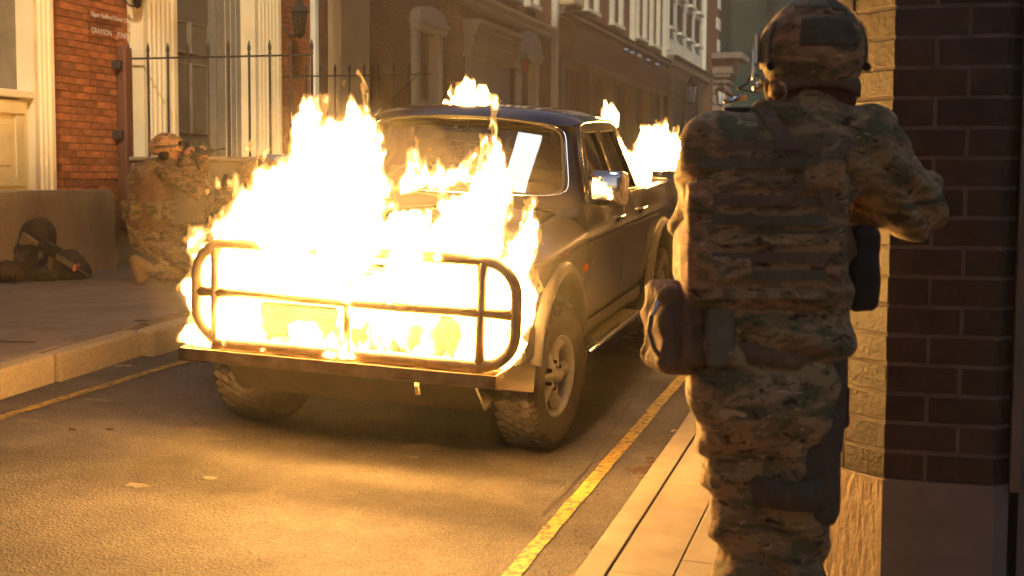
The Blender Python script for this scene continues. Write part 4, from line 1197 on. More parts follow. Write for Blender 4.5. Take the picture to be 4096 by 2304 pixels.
for x in (-0.56, 0.085, 0.705):
    obj('upright_bar', MB().tube([(x, YB - 0.001, zb - 0.03), (x, YB - 0.001, zt)], 0.025 if x != 0.085 else 0.020, 12), M_bar, bb, smooth=True)
for x in (-0.4, 0.45):
    obj('mounting_bracket', MB().box(x - 0.02, x + 0.02, -0.95, -0.72, 0.565, 0.60), M_rust, bb, bevel=0.004)
ch = MB().prism([(-1.03, 0.556), (-1.035, 0.505), (-1.02, 0.495), (-0.92, 0.495), (-0.91, 0.505), (-0.91, 0.556), (-0.916, 0.556), (-0.920, 0.508), (-1.022, 0.508), (-1.022, 0.556)], -0.70, 0.800, 'x')
chn = obj('gas_trough', ch, M_rust, TR)
obj('end_plate', MB().prism([(-1.03, 0.556), (-1.035, 0.505), (-1.02, 0.495), (-0.92, 0.495), (-0.91, 0.505), (-0.91, 0.556)], 0.795, 0.803, 'x'), M_rust, chn)
obj('end_plate', MB().prism([(-1.03, 0.556), (-1.035, 0.505), (-1.02, 0.495), (-0.92, 0.495), (-0.91, 0.505), (-0.91, 0.556)], -0.703, -0.695, 'x'), M_rust, chn)
# wheels
def make_wheel():
    w = bpy.data.objects.new('wheel', None); COL.objects.link(w); w.parent = TR
    Ro = 0.362
    prof = [(0.205, -0.100), (0.215, -0.112), (0.25, -0.124), (0.30, -0.126), (0.335, -0.118), (0.352, -0.106), (Ro, -0.09), (Ro + 0.002, 0), (Ro, 0.09), (0.352, 0.106), (0.335, 0.118), (0.30, 0.126), (0.25, 0.124), (0.215, 0.112), (0.205, 0.100)]
    ty = obj('tyre', MB().lathe(prof, 64, 'x'), M_rubber, w, smooth=True)
    tb = MB(); nb_ = 44
    rows_ = [(-0.088, 0.042, 0.0), (-0.040, 0.040, 0.5), (0.004, 0.040, 0.0), (0.048, 0.042, 0.5)]
    for x0, wd, ph in rows_:
        for k in range(nb_):
            a = 2 * PI * (k + ph) / nb_; da = 2 * PI / nb_ * 0.40; db = da * 0.62; xe = 0.008
            ring = [(x0 - xe, 0), (x0 + wd * .3, -da), (x0 + wd * .75, -da), (x0 + wd + xe, 0), (x0 + wd * .75, da), (x0 + wd * .3, da)]
            v = []
            for rr_ in (Ro - 0.004, Ro + 0.009):
                for xx, aa in ring:
                    v.append((xx, rr_ * math.cos(a + aa), rr_ * math.sin(a + aa)))
            tb.add(v, [(6, 7, 8, 9, 10, 11)] + [(i, (i + 1) % 6, 6 + (i + 1) % 6, 6 + i) for i in range(6)])
    for sd_ in (-1, 1):
        for k in range(60):
            a = 2 * PI * k / 60; da = 2 * PI / 60 * 0.33
            v = []
            for (xx, rr_) in ((sd_ * 0.094, Ro + 0.007), (sd_ * 0.116, 0.352), (sd_ * 0.124, 0.328), (sd_ * 0.108, 0.325)):
                for s_ in (-1, 1): v.append((xx, rr_ * math.cos(a + s_ * da), rr_ * math.sin(a + s_ * da)))
            tb.add(v, [(0, 1, 3, 2), (2, 3, 5, 4), (4, 5, 7, 6), (0, 2, 4, 6), (1, 3, 5, 7)])
    o = obj('tread_blocks', tb, M_rubber, ty); o['kind'] = 'stuff'
    rim = obj('rim', MB().lathe([(0.212, 0.100), (0.205, 0.106), (0.196, 0.100), (0.188, 0.06), (0.182, -0.02), (0.178, -0.09), (0.20, -0.10)], 40, 'x'), M_alu, w, smooth=True)
    obj('brake_drum', MB().lathe([(0.0, -0.03), (0.13, -0.03), (0.15, -0.05), (0.15, -0.09), (0.182, -0.09)], 30, 'x'), M_under, rim)
    for k in range(6):
        a = 2 * PI * k / 6
        v = []
        for (r_, hw, x) in ((0.045, 0.030, 0.075), (0.09, 0.024, 0.066), (0.14, 0.030, 0.055), (0.188, 0.052, 0.07)):
            for (sw, dx) in ((-1, -0.02), (-0.55, 0.012), (0.55, 0.012), (1, -0.02)):
                y_, z_ = r_, sw * hw
                v.append((x + dx, y_ * math.cos(a) - z_ * math.sin(a), y_ * math.sin(a) + z_ * math.cos(a)))
        f = [(i * 4 + j, i * 4 + j + 1, (i + 1) * 4 + j + 1, (i + 1) * 4 + j) for i in range(3) for j in range(3)]
        obj('spoke', MB().add(v, f), M_alu, rim, smooth=True)
    obj('hub_cap', MB().lathe([(0.0, 0.118), (0.028, 0.116), (0.034, 0.105), (0.040, 0.08), (0.052, 0.07)], 20, 'x'), M_alu, rim, smooth=True)
    mb = MB()
    for k in range(6):
        a = 2 * PI * (k + .5) / 6
        mb.lathe([(0.0, 0.088), (0.009, 0.086), (0.010, 0.06)], 8, 'x', (0, 0.068 * math.cos(a), 0.068 * math.sin(a)))
    obj('wheel_nuts', mb, M_black, rim)
    return w
w0 = make_wheel()
def copy_tree(o, parent):
    c = o.copy(); COL.objects.link(c); c.parent = parent
    for ch_ in [k for k in bpy.data.objects if k.parent == o]: copy_tree(ch_, c)
    return c
for (x, y, rz, z) in ((0.74, 0, R(-8), 0.371), (-0.74, 0, R(172), 0.371), (0.74, 3.0, 0, 0.355), (-0.74, 3.0, PI, 0.355)):
    w = w0 if (x, y) == (0.74, 0) else copy_tree(w0, TR)
    w.location = (x, y, z); w.rotation_euler = (0, 0, rz)
# cabin
dash = obj('dashboard', MB().box(-0.68, 0.68, 0.66, 0.98, 0.85, 1.15), M_black, TR, bevel=0.04)
obj('instrument_hood', MB().box(0.22, 0.55, 0.80, 0.96, 1.15, 1.20), M_black, dash, bevel=0.03)
stw = []
for k in range(25):
    a = 2 * PI * k / 24
    stw.append((0.38 + 0.185 * math.cos(a), 1.10 + 0.06 * math.sin(a), 1.10 + 0.17 * math.sin(a)))
obj('steering_wheel', MB().tube(stw, 0.014, 8, False).tube([(0.2, 1.10, 1.10), (0.56, 1.10, 1.10)], 0.012, 6), M_black, TR, smooth=True)
for xs in (-0.38, 0.38):
    st = obj('seat', MB().box(xs - 0.24, xs + 0.24, 1.42, 1.56, 0.75, 1.27), M_seat, TR, bevel=0.06, smooth=True)
    obj('headrest', MB().box(xs - 0.13, xs + 0.13, 1.50, 1.60, 1.30, 1.47), M_seat, st, bevel=0.05, smooth=True)
obj('rear_bench', MB().box(-0.62, 0.62, 2.20, 2.32, 0.75, 1.28), M_seat, TR, bevel=0.05)
obj('headlining', MB().box(-0.54, 0.54, 1.12, 2.12, 1.585, 1.60).box(-0.5, 0.5, 1.02, 1.15, 1.565, 1.58), M_trim, TR)
for xs in (-0.30, 0.30):
    obj('sun_visor', MB().box(xs - 0.2, xs + 0.2, 1.06, 1.16, 1.548, 1.562), M_trim, TR, bevel=0.006)
rv = obj('rear_view_mirror', MB().box(-0.115, 0.115, 0.985, 1.005, 1.475, 1.532), M_trim, TR, bevel=0.02)
obj('mirror_stem', MB().tube([(0.0, 1.0, 1.53), (0.005, 0.99, 1.56), (0.0, 1.0, 1.60)], 0.008, 8), M_trim, rv)
obj('wiper', MB().tube([(0.62, 0.68, 1.185), (0.35, 0.57, 1.225), (0.10, 0.53, 1.235)], 0.007, 6).tube([(0.62, 0.665, 1.20), (0.30, 0.55, 1.245)], 0.004, 5), M_black, TR)
obj('wiper', MB().tube([(0.02, 0.51, 1.19), (-0.28, 0.53, 1.225), (-0.52, 0.59, 1.22)], 0.007, 6), M_black, TR)
obj('aerial', MB().tube([(-0.575, 1.03, 1.60), (-0.555, 1.07, 1.64)], 0.010, 8).tube([(-0.56, 1.06, 1.63), (-0.40, 1.24, 1.84)], 0.0028, 6), M_chrome, TR)

# ------------------------------------------------------------------ fire
def Tl(p): return truck.matrix_world @ Vector(p)
def make_fire(fn, lo, hi, step, label):
    """fire > two cooler see-through outer layers"""
    key = label
    o = in_truck(link('fire', nets(fn, lo, hi, step, 0.0, key), M_flame))
    tag(o, label, 'fire')
    for off, m in ((0.012, M_edge1), (0.026, M_edge2)):
        link('flame_edge', nets(fn, lo, hi, step, off, key), m, o)
    _FC.pop(key, None)
    return o
def in_truck(o):
    o.matrix_world = truck.matrix_world.copy()
    return o
HX = [-1.1, -1.02, -0.95, -0.86, -0.76, -0.70, -0.60, -0.50, -0.40, -0.29, -0.20, -0.11, -0.04, 0.02, 0.055, 0.09, 0.14, 0.30, 0.42, 0.46, 0.51, 0.56, 0.60, 0.68, 0.76, 0.85, 0.93, 0.97]
HZ = [0.2, 0.66, 0.80, 0.88, 0.96, 1.03, 1.15, 1.25, 1.38, 1.52, 1.60, 1.64, 1.74, 1.70, 1.50, 1.34, 1.33, 1.36, 1.38, 1.40, 1.46, 1.54, 1.48, 1.30, 1.18, 1.10, 0.90, 0.4]
LX = [-1.1, -0.95, -0.80, -0.74, -0.68, 0.80, 0.87, 0.93, 0.97]
LZ = [1.0, 0.78, 0.70, 0.58, 0.535, 0.535, 0.60, 0.80, 1.0]
gaps = [  # (x, z, rx, rz, strength) openings in the flames
    (-0.36, 0.72, 0.055, 0.075, 1.0), (-0.22, 0.75, 0.10, 0.05, 1.1), (-0.06, 0.72, 0.07, 0.07, 1.0), (-0.30, 0.62, 0.035, 0.04, .7), (0.02, 0.64, 0.04, 0.05, .6),
    (0.56, 0.70, 0.06, 0.06, .9), (0.80, 0.72, 0.03, 0.06, .8), (0.35, 0.66, 0.035, 0.06, .7), (0.14, 0.92, 0.05, 0.06, .9), (0.20, 0.98, 0.06, 0.03, .8), (0.42, 0.86, 0.05, 0.03, .5),
    (0.20, 1.24, 0.11, 0.035, 1.0), (0.38, 1.29, 0.07, 0.03, .8), (0.14, 1.17, 0.03, 0.05, 1.0), (0.30, 1.15, 0.04, 0.05, .9), (0.48, 1.22, 0.03, 0.06, .7), (-0.64, 0.70, 0.03, 0.05, .6), (-0.86, 0.86, 0.03, 0.02, .7)]
def front_fire(P):
    x, y, z = P
    up = np.clip((z - 0.95) / 0.5, 0, 1.3)
    wx = x + (0.03 + 0.05 * up) * fbm(x * 4.5, y * 3, z * 4.0 + 11, 3) + 0.02 * fbm(x * 14, y * 5, z * 9.0 + 4, 2)
    wy = y + 0.05 * fbm(x * 5 + 31, y * 5, z * 3.2, 2)
    h = np.interp(wx, HX, HZ) - 0.06 - 0.07 * np.clip((wx + 0.5) / 0.2, 0, 1) * np.clip((0.1 - wx) / 0.1, 0, 1); lo_ = np.interp(wx, LX, LZ)
    n1 = fbm(wx * 13, wy * 4.0, z * 4.6, 4)
    n2 = vnoise(wx * 30, wy * 9, z * 9.5)
    fine = vnoise(wx * 62, wy * 30, z * 24.0)
    top = np.clip((h - z) / 0.25, -2, 1.0)
    bot = np.clip((z - lo_) / 0.03, -2, 1.0)
    yc = -0.852 + 0.06 * np.clip((z - 0.7) / 0.25, 0, 1) + 0.16 * np.clip((z - 0.95) / 0.5, 0, 1)
    yc = yc + 0.42 * np.clip((x - 0.12) / 0.15, 0, 1) * np.clip((0.62 - x) / 0.1, 0, 1) * np.clip((z - 1.05) / 0.2, 0, 1)
    yc = yc - 0.12 * np.clip(5 * vnoise(x * 3.3 + 1.7, 0 * y, z * 4.1 + 2) + 0.5, 0, 1) * np.clip((0.2 - x) / 0.15, 0, 1) * np.clip((1.25 - z) / 0.15, 0, 1)
    th = 0.075 + 0.16 * np.clip((z - 0.95) / 0.25, 0, 1) - 0.10 * np.clip((z - 1.35) / 0.3, 0, 1)
    dy = np.abs(wy - yc) / th
    d = np.minimum(top, bot) * 0.80 - 0.75 * np.maximum(dy - 0.35, 0) ** 1.5 + 1.30 * n1 + 0.80 * n2 + 0.40 * fine
    low = np.clip((0.80 - z) / 0.1, 0, 1)
    mid = np.exp(-((x - 0.34) / 0.26) ** 2) * np.clip((z - 1.08) / 0.08, 0, 1)
    left = np.clip((-0.74 - wx) / 0.08, 0, 1) * 0.55
    d = d - 0.60 * low + 0.9 * low * vnoise(wx * 22 + 3, wy * 2, z * 5.5 + 2) - 0.30 * mid - left + 0.22 * np.exp(-((x + 0.2) / 0.25) ** 2) * (z > 1.0)
    for gx_, gz_, rx_, rz_, s in gaps:
        d = d - 1.5 * s * np.exp(-(((wx - gx_) / rx_) ** 2 + ((z - gz_) / rz_) ** 2) * 0.9)
    hz = 0.985 + 0.155 * np.clip((y + 0.72) / 1.36, 0, 1) ** 0.65 + 0.05
    d = np.where((y > -0.72) & (z < hz), -1, d)
    d = np.where((y < -0.90) & (z < 0.565), -1, d)
    ws = (z - 1.19) - (y - 0.53) * 0.93
    d = np.where((y > 0.45) & (ws < 0.03), -1, d)
    return -d * 0.1
ff = make_fire(front_fire, (-1.15, -1.12, 0.5), (1.02, 0.20, 1.85), 0.011, 'large white-hot fire covering the front and bonnet of the pickup')
def tongue_fire(base, width, hgt, depth, seed, lean=0.0, base_noise=1.0):
    bx, by, bz = base
    def fn(P):
        x, y, z = P
        t = (z - bz) / hgt
        wx = x - lean * t + 0.05 * fbm(x * 6 + seed, y * 6, z * 4, 3)
        n1 = fbm(wx * 12 + seed, y * 9, z * 6, 4); n2 = vnoise(wx * 38 + seed, y * 30, z * 20)
        e = 1 - np.clip(t, 0, 2) ** 1.3 - (np.abs(wx - bx) / width) ** 2.2 - (np.abs(y - by) / depth) ** 2
        val = -(e * 0.7 + 1.5 * n1 * base_noise + 0.8 * n2 - 0.05) * 0.1
        return np.where(z < bz, 0.2, val)
    return fn
f1 = make_fire(tongue_fire((-0.20, 1.80, 1.655), 0.19, 0.105, 0.12, 3.0), (-0.55, 1.6, 1.65), (0.15, 2.1, 1.95), 0.008, 'low flames burning on top of the cab roof')
f1b = make_fire(tongue_fire((0.50, 2.62, 1.56), 0.06, 0.12, 0.05, 17.0), (0.35, 2.5, 1.55), (0.70, 2.75, 1.85), 0.007, 'tiny flame flickering behind the rear edge of the cab roof')
def bed_fire(P):
    x, y, z = P
    wx = x + 0.06 * fbm(x * 6 + 5, y * 6, z * 4, 3)
    n1 = fbm(wx * 10 + 9, y * 8, z * 5.5, 4); n2 = vnoise(wx * 34, y * 30, z * 18)
    t = (z - 1.05) / 0.40
    cx = 0.60 + 0.16 * np.clip(t, 0, 1)
    w = 0.20 - 0.02 * np.clip(t, 0, 1)
    e = 1.1 - np.clip(t, 0, 2) ** 2.2 - (np.abs(wx - cx) / w) ** 2.4 - (np.abs(y - 3.15) / 0.34) ** 2.5
    val = -(e * 0.75 + 1.4 * n1 + 0.75 * n2) * 0.1
    return np.where((z < 1.10) | (x > 0.66) & (z < 1.26), 0.2, val)
f2 = make_fire(bed_fire, (0.2, 2.62, 0.98), (1.1, 3.8, 1.9), 0.012, 'tall bright flames rising from the load bed behind the cab')
f3 = make_fire(tongue_fire((-0.60, -0.94, 0.552), 0.09, 0.05, 0.04, 29.0), (-0.75, -1.0, 0.545), (-0.45, -0.86, 0.66), 0.006, 'little flames licking from the left end of the gas trough')

# thin smoke: front volume added for a halo, rear one drifting behind the cab
def smoke(c, r_, dens, label):
    m, n, b = new_mat('thin_smoke')
    n.nodes.remove(b)
    pvs = n.nodes.new('ShaderNodeVolumePrincipled')
    pvs.inputs['Color'].default_value = (0.93, 0.88, 0.82, 1); pvs.inputs['Anisotropy'].default_value = 0.2
    pvs.inputs['Density'].default_value = dens
    n.links.new(pvs.outputs[0], n.nodes['Material Output'].inputs['Volume'])
    mb = MB(); mb.lathe([(math.sin(PI * k / 14), -math.cos(PI * k / 14)) for k in range(15)], 28)
    mb.v = [tuple(q * (1 + 0.10 * math.sin(4 * a_[0] + 3 * a_[1]) * math.cos(3 * a_[2])) for q in a_) for a_ in mb.v]
    o = obj('smoke', mb, m, None, smooth=True)
    o.matrix_world = truck.matrix_world @ Matrix.Translation(c) @ Matrix.Diagonal((*r_, 1))
    tag(o, label, 'smoke'); o['kind'] = 'stuff'
    return o
smoke((0.1, -0.75, 0.95), (1.15, 0.55, 0.75), 0.016, 'thin smoke added for a glow close round the burning front of the truck')
smoke((-0.4, 7.5, 2.7), (2.3, 3.8, 2.3), 0.045, 'thin brown smoke drifting over the street behind the cab')
# ------------------------------------------------------------------ people
YAW = math.atan(1552 / 5500)
def local_frame(u0, D):
    """returns (origin x, y), L(u, v, y) mapping photo pixels on the person's plane to person-local metres"""
    xc0 = (u0 - 2048) / 5500 * D
    ox = xc0 * math.cos(YAW) - D * math.sin(YAW)
    oy = xc0 * math.sin(YAW) + D * math.cos(YAW)
    return xc0, ox, oy
def wrinkle(P, amp=0.006, f=9.0, s=0.0, zf=1.0):
    x, y, z = P
    q = fbm(x * f + s, y * f, z * f * zf + s, 3)
    return amp * (1 - 2.2 * np.abs(q)) 
def folds(P, amp, f, tilt=0.6, s=0.0):
    x, y, z = P
    w = fbm(x * 4 + s, y * 4, z * 4, 2)
    return amp * np.sin((z + tilt * x) * f + 5.0 * w + s)
def hand(P, c, fwd, up, side, closed=0.8, s=1.0):
    """hand with palm and five separate bent fingers; c wrist, fwd finger direction, up back of hand, side towards the thumb"""
    c = np.array(c, float); fwd = np.array(fwd, float); up = np.array(up, float); side = np.array(side, float)
    d = caps(P, c, c + fwd * 0.045 * s, 0.028 * s, 0.034 * s)
    d = smin(d, caps(P, c + fwd * 0.03 * s - side * 0.02 * s, c + fwd * 0.075 * s - side * 0.022 * s, 0.018 * s, 0.017 * s), 0.012)
    d = smin(d, caps(P, c + fwd * 0.03 * s + side * 0.02 * s, c + fwd * 0.075 * s + side * 0.022 * s, 0.018 * s, 0.017 * s), 0.012)
    for k, (o, l) in enumerate(((0.034, 0.92), (0.012, 1.0), (-0.011, 0.95), (-0.033, 0.78))):
        a = c + fwd * 0.08 * s + side * o * s
        b = a + (fwd * 0.6 * 1.0 - up * 0.5 * closed) * 0.042 * l * s
        e = b + (fwd * -0.15 - up * 0.95) * 0.032 * l * s
        g_ = e + (fwd * -0.75 - up * 0.35) * 0.022 * l * s
        d = smin(d, np.minimum(np.minimum(caps(P, a, b, 0.0098 * s, 0.0092 * s), caps(P, b, e, 0.0092 * s, 0.0085 * s)), caps(P, e, g_, 0.0085 * s, 0.0075 * s)), 0.005)
    a = c + fwd * 0.02 * s + side * 0.03 * s
    b = a + (side * 0.6 + fwd * 0.7 - up * 0.2) * 0.035 * s
    e = b + (fwd * 0.7 - side * 0.1 - up * 0.7) * 0.03 * s
    d = smin(d, np.minimum(caps(P, a, b, 0.014 * s, 0.011 * s), caps(P, b, e, 0.011 * s, 0.009 * s)), 0.008)
    return d
def head_sdf(P, c, yaw=0.0, pitch=0.0, s=1.0):
    """head with brow, nose, lips, chin, ears; face looks along local +y turned by yaw"""
    x = P[0] - c[0]; y = P[1] - c[1]; z = P[2] - c[2]
    ca, sa = math.cos(yaw), math.sin(yaw)
    x, y = x * ca + y * sa, -x * sa + y * ca
    cp, sp = math.cos(pitch), math.sin(pitch)
    y, z = y * cp + z * sp, -y * sp + z * cp
    Q = (x / s, y / s, z / s)
    d = ell(Q, (0, -0.005, 0.03), (0.077, 0.096, 0.09))
    d = smin(d, ell(Q, (0, 0.028, -0.035), (0.056, 0.065, 0.075)), 0.03)
    d = smin(d, ell(Q, (0, 0.072, -0.082), (0.022, 0.020, 0.018)), 0.02)
    d = smin(d, caps(Q, (0, 0.088, 0.012), (0, 0.108, -0.022), 0.008, 0.013), 0.010)
    d = smin(d, ell(Q, (0, 0.086, -0.05), (0.024, 0.012, 0.009)), 0.008)
    for sg in (-1, 1):
        d = smin(d, ell(Q, (sg * 0.078, -0.008, -0.01), (0.010, 0.018, 0.030)), 0.008)
        d = np.maximum(d, -ell(Q, (sg * 0.031, 0.096, 0.018), (0.016, 0.012, 0.009)))
        d = np.minimum(d, ell(Q, (sg * 0.031, 0.079, 0.017), (0.012, 0.012, 0.010)))
    return d * s
def rifle(parent, p0, p1, up, name='rifle', label=None, cat=None, tan=True):
    """carbine from butt p0 to muzzle p1; returns the empty at the butt"""
    p0 = Vector(p0); p1 = Vector(p1); d = (p1 - p0); Lr = d.length; d.normalize()
    up = Vector(up); up = (up - d * up.dot(d)).normalized(); sd = d.cross(up)
    t = bpy.data.objects.new(name, None); COL.objects.link(t); t.parent = parent
    t.matrix_local = Matrix(((d.x, sd.x, up.x, p0.x), (d.y, sd.y, up.y, p0.y), (d.z, sd.z, up.z, p0.z), (0, 0, 0, 1)))
    k = Lr / 0.84
    g2 = M_guntan if tan else M_gun
    def b(n, m, *a, bev=0.004): return obj(n, MB().box(*[q * k for q in a]), m, t, bevel=bev)
    obj('stock', MB().prism([(0, 0.035 * k), (0, -0.09 * k), (0.03 * k, -0.095 * k), (0.14 * k, -0.02 * k), (0.20 * k, -0.02 * k), (0.20 * k, 0.03 * k)], -0.017 * k, 0.017 * k, 'y'), g2, t, bevel=0.004)
    b('receiver', M_gun, 0.20, 0.42, -0.018, 0.018, -0.035, 0.04)
    b('rail', M_gun, 0.20, 0.66, -0.011, 0.011, 0.04, 0.052, bev=0.001)
    b('handguard', g2, 0.42, 0.66, -0.023, 0.023, -0.022, 0.038, bev=0.008)
    obj('barrel', MB().tube([(0.66 * k, 0, 0.008 * k), (0.84 * k, 0, 0.008 * k)], 0.009 * k, 8).tube([(0.79 * k, 0, 0.008 * k), (0.84 * k, 0, 0.008 * k)], 0.013 * k, 8), M_gun, t)
    obj('pistol_grip', MB().prism([(0.24 * k, -0.03 * k), (0.285 * k, -0.03 * k), (0.265 * k, -0.125 * k), (0.225 * k, -0.12 * k)], -0.015 * k, 0.015 * k, 'y'), g2, t, bevel=0.005)
    obj('magazine', MB().prism([(0.335 * k, -0.03 * k), (0.395 * k, -0.03 * k), (0.425 * k, -0.20 * k), (0.365 * k, -0.215 * k)], -0.012 * k, 0.012 * k, 'y'), g2, t, bevel=0.004)
    obj('optic', MB().tube([(0.26 * k, 0, 0.085 * k), (0.30 * k, 0, 0.085 * k), (0.39 * k, 0, 0.085 * k), (0.43 * k, 0, 0.085 * k)], [0.022 * k, 0.018 * k, 0.018 * k, 0.026 * k], 12).box(0.30 * k, 0.38 * k, -0.012 * k, 0.012 * k, 0.05 * k, 0.075 * k), M_gun, t)
    if label: tag(t, label, cat)
    return t

# ---- standing soldier seen from behind
D1 = 3.45
xc0, ox, oy = local_frame(3080, D1)
gz = H(ox, oy) + 0.10
def L1(u, v, y=0.0):
    k = (D1 + y) / 5500
    return ((u - 2048) * k - xc0, y, 1.75 - gz - (v - 715 - (u - 2048) * 0.005) * k)
S1 = thing('person', 'soldier standing with back to the viewer, in camouflage, helmet and vest, at the brick corner', 'person', (ox, oy, gz), YAW)
hc = L1(3240, 232); hc = (hc[0], 0.02, hc[2])
nk = L1(3215, 430)
shL = L1(2860, 610); shR = L1(3440, 590)
elR = L1(3640, 815, 0.10); elL = L1(2790, 900, 0.20)
hip = L1(3055, 1520)
haL = (-0.02, 0.46, 1.34); haR = L1(3330, 800, 0.22)
knL = L1(3025, 2290, 0.05); knR = L1(3190, 2290, 0.0)
hipL = (hip[0] - 0.062, 0, hip[2]); hipR = (hip[0] + 0.085, 0, hip[2])
anL = (knL[0] - 0.02, 0.03, 0.12); anR = (knR[0] + 0.02, -0.05, 0.12)
def body1(P):
    d = head_sdf(P, (hc[0], 0.02, hc[2] - 0.03), yaw=-0.35, s=1.0)
    d = smin(d, caps(P, (nk[0], 0.0, nk[2] - 0.05), (hc[0], 0.01, hc[2] - 0.05), 0.062, 0.058), 0.03)
    d = smin(d, rbox(P, (0.0, 0.0, 1.33), (0.15, 0.085, 0.20), 0.08), 0.05)
    d = smin(d, rbox(P, (hip[0], 0.0, hip[2] + 0.06), (0.14, 0.09, 0.12), 0.08), 0.05)
    for a, b_, c, r1, r2, r3 in ((shL, elL, haL, .05, .042, .03), (shR, elR, haR, .05, .042, .03)):
        d = smin(d, caps(P, a, b_, r1, r2), 0.04); d = smin(d, caps(P, b_, c, r2, r3), 0.02)
    for a, b_, c in ((hipL, knL, anL), (hipR, knR, anR)):
        d = smin(d, caps(P, a, b_, .078, .055), 0.04); d = smin(d, caps(P, b_, c, .055, .038), 0.03)
    d = smin(d, hand(P, haL, (0.9, 0.3, 0.2), (0, 0.7, 0.7), (0, -0.5, 0.8)), 0.01)
    d = smin(d, hand(P, haR, (-0.9, 0.3, 0.0), (0, -0.7, 0.7), (0, 0.5, 0.8)), 0.01)
    return d
sdf('body', body1, (-0.40, -0.30, 0.03), (0.62, 0.65, 1.98), 0.0105, M_skin, S1)
def jacket1(P):
    ch = rbox(P, (0.005, 0.01, 1.36), (0.185, 0.125, 0.235), 0.11)
    d = smin(ch, caps(P, (nk[0] - .11, 0.0, nk[2] - 0.10), (shL[0] + 0.03, 0, shL[2] + 0.0), 0.085, 0.085), 0.06)
    d = smin(d, caps(P, (nk[0] + .02, 0.0, nk[2] - 0.11), (shR[0] - 0.01, 0, shR[2] - 0.01), 0.095, 0.088), 0.06)
    d = smin(d, caps(P, (nk[0], 0.0, nk[2] - 0.08), (nk[0] + 0.005, 0.0, nk[2] - 0.01), 0.098, 0.090), 0.05)
    sl = smin(caps(P, shL, elL, 0.090, 0.066), caps(P, elL, haL, 0.066, 0.045), 0.03)
    sr = smin(caps(P, shR, elR, 0.092, 0.078), caps(P, elR, haR, 0.074, 0.05), 0.03)
    sl = sl - folds(P, 0.006, 62, -0.8, 1.0); sr = sr - folds(P, 0.009, 55, 0.9, 4.0) - wrinkle(P, 0.008, 8, 9)
    d = smin(d, sl, 0.05); d = smin(d, sr, 0.05)
    sk = rbox(P, (hip[0] + 0.02, 0.0, hip[2] + 0.13), (0.185, 0.135, 0.125), 0.10)
    sk = sk - folds(P, 0.013, 44, 0.35, 2.0) - wrinkle(P, 0.012, 7, 3)
    d = smin(d, sk, 0.07)
    d = d - wrinkle(P, 0.006, 10, 5)
    d = np.maximum(d, -(P[2] - (hip[2] + 0.02 + 0.012 * np.sin(P[0] * 22))))
    d = np.maximum(d, -caps(P, haL, (haL[0] + .2, haL[1], haL[2]), 0.055)); d = np.maximum(d, -caps(P, haR, (haR[0] - .3, haR[1] + .1, haR[2]), 0.055))
    return d
sdf('jacket', jacket1, (-0.42, -0.30, 0.90), (0.62, 0.62, 1.76), 0.0095, M_camo, S1)
def trousers1(P):
    d = rbox(P, (hip[0], 0.0, hip[2] - 0.01), (0.172, 0.125, 0.12), 0.11)
    d = smin(d, ell(P, (hip[0], -0.06, hip[2] - 0.05), (0.155, 0.10, 0.12)), 0.05)
    for a, b_, c, s_ in ((hipL, knL, anL, 0), (hipR, knR, anR, 3)):
        l = smin(caps(P, a, b_, .100, .070), caps(P, b_, c, .070, .064), 0.03)
        l = l - folds(P, 0.011, 48, 0.9 if s_ else -0.7, 1.0 + s_) - wrinkle(P, 0.016, 8, 2 + s_)
        d = smin(d, l, 0.05)
    d = d + 0.010 * np.exp(-((P[0] - hip[0] - 0.005 - 0.05 * (hip[2] - P[2])) / 0.022) ** 2) * np.clip((hip[2] - 0.12 - P[2]) / 0.15, 0, 1)
    d = d - wrinkle(P, 0.007, 12, 8)
    return np.maximum(d, P[2] - (hip[2] + 0.10))
sdf('trousers', trousers1, (-0.40, -0.30, 0.13), (0.45, 0.35, 1.12), 0.010, M_camo, S1)
for an in (anL, anR):
    sdf('boot', lambda P, an=an: smin(smin(caps(P, (an[0], an[1], 0.16), (an[0], an[1], 0.06), 0.06, 0.052), caps(P, (an[0], an[1] - 0.03, 0.045), (an[0] + 0.02, an[1] + 0.17, 0.035), 0.048, 0.042), 0.03), rbox(P, (an[0] + .01, an[1] + 0.07, 0.012), (0.05, 0.15, 0.014), 0.01), 0.01), (an[0] - .12, an[1] - .14, -0.01), (an[0] + .14, an[1] + .28, 0.24), 0.010, M_tan, S1)
# helmet with side arm, patches and nape
def helmet1(P):
    c = hc
    x = P[0] - c[0]; y = P[1] - c[1]; z = P[2] - c[2]
    e = ell(P, (c[0], c[1] - 0.005, c[2] + 0.010), (0.127, 0.142, 0.138))
    cut = z + 0.075 + 0.055 * np.cos(np.clip(x / 0.125, -1, 1) * 1.4) * -1 + 0.035          # raised arch over the nape
    d = np.maximum(e, -(cut + 0.025))
    d = np.maximum(d, -ell(P, (c[0], c[1], c[2] - 0.005), (0.112, 0.128, 0.122)))
    return d - 0.0025 * fbm(P[0] * 14, P[1] * 14, P[2] * 14, 2)
hm = sdf('helmet', helmet1, (hc[0] - .16, hc[1] - .18, hc[2] - .16), (hc[0] + .16, hc[1] + .18, hc[2] + .17), 0.0065, M_camo_vest, S1)
def on_helmet(name, az0, az1, el0, el1, mat, off=0.003, parent=hm, n=8):
    rows = []
    for j in range(n + 1):
        el = R(el0 + (el1 - el0) * j / n)
        rows.append([(hc[0] + (0.127 + off) * math.cos(el) * math.sin(R(az0 + (az1 - az0) * i / n)),
                      hc[1] - 0.005 - (0.142 + off) * math.cos(el) * math.cos(R(az0 + (az1 - az0) * i / n)),
                      hc[2] + 0.010 + (0.138 + off) * math.sin(el)) for i in range(n + 1)])
    return obj(name, MB().grid(rows), mat, parent, smooth=True, solid=0.004)
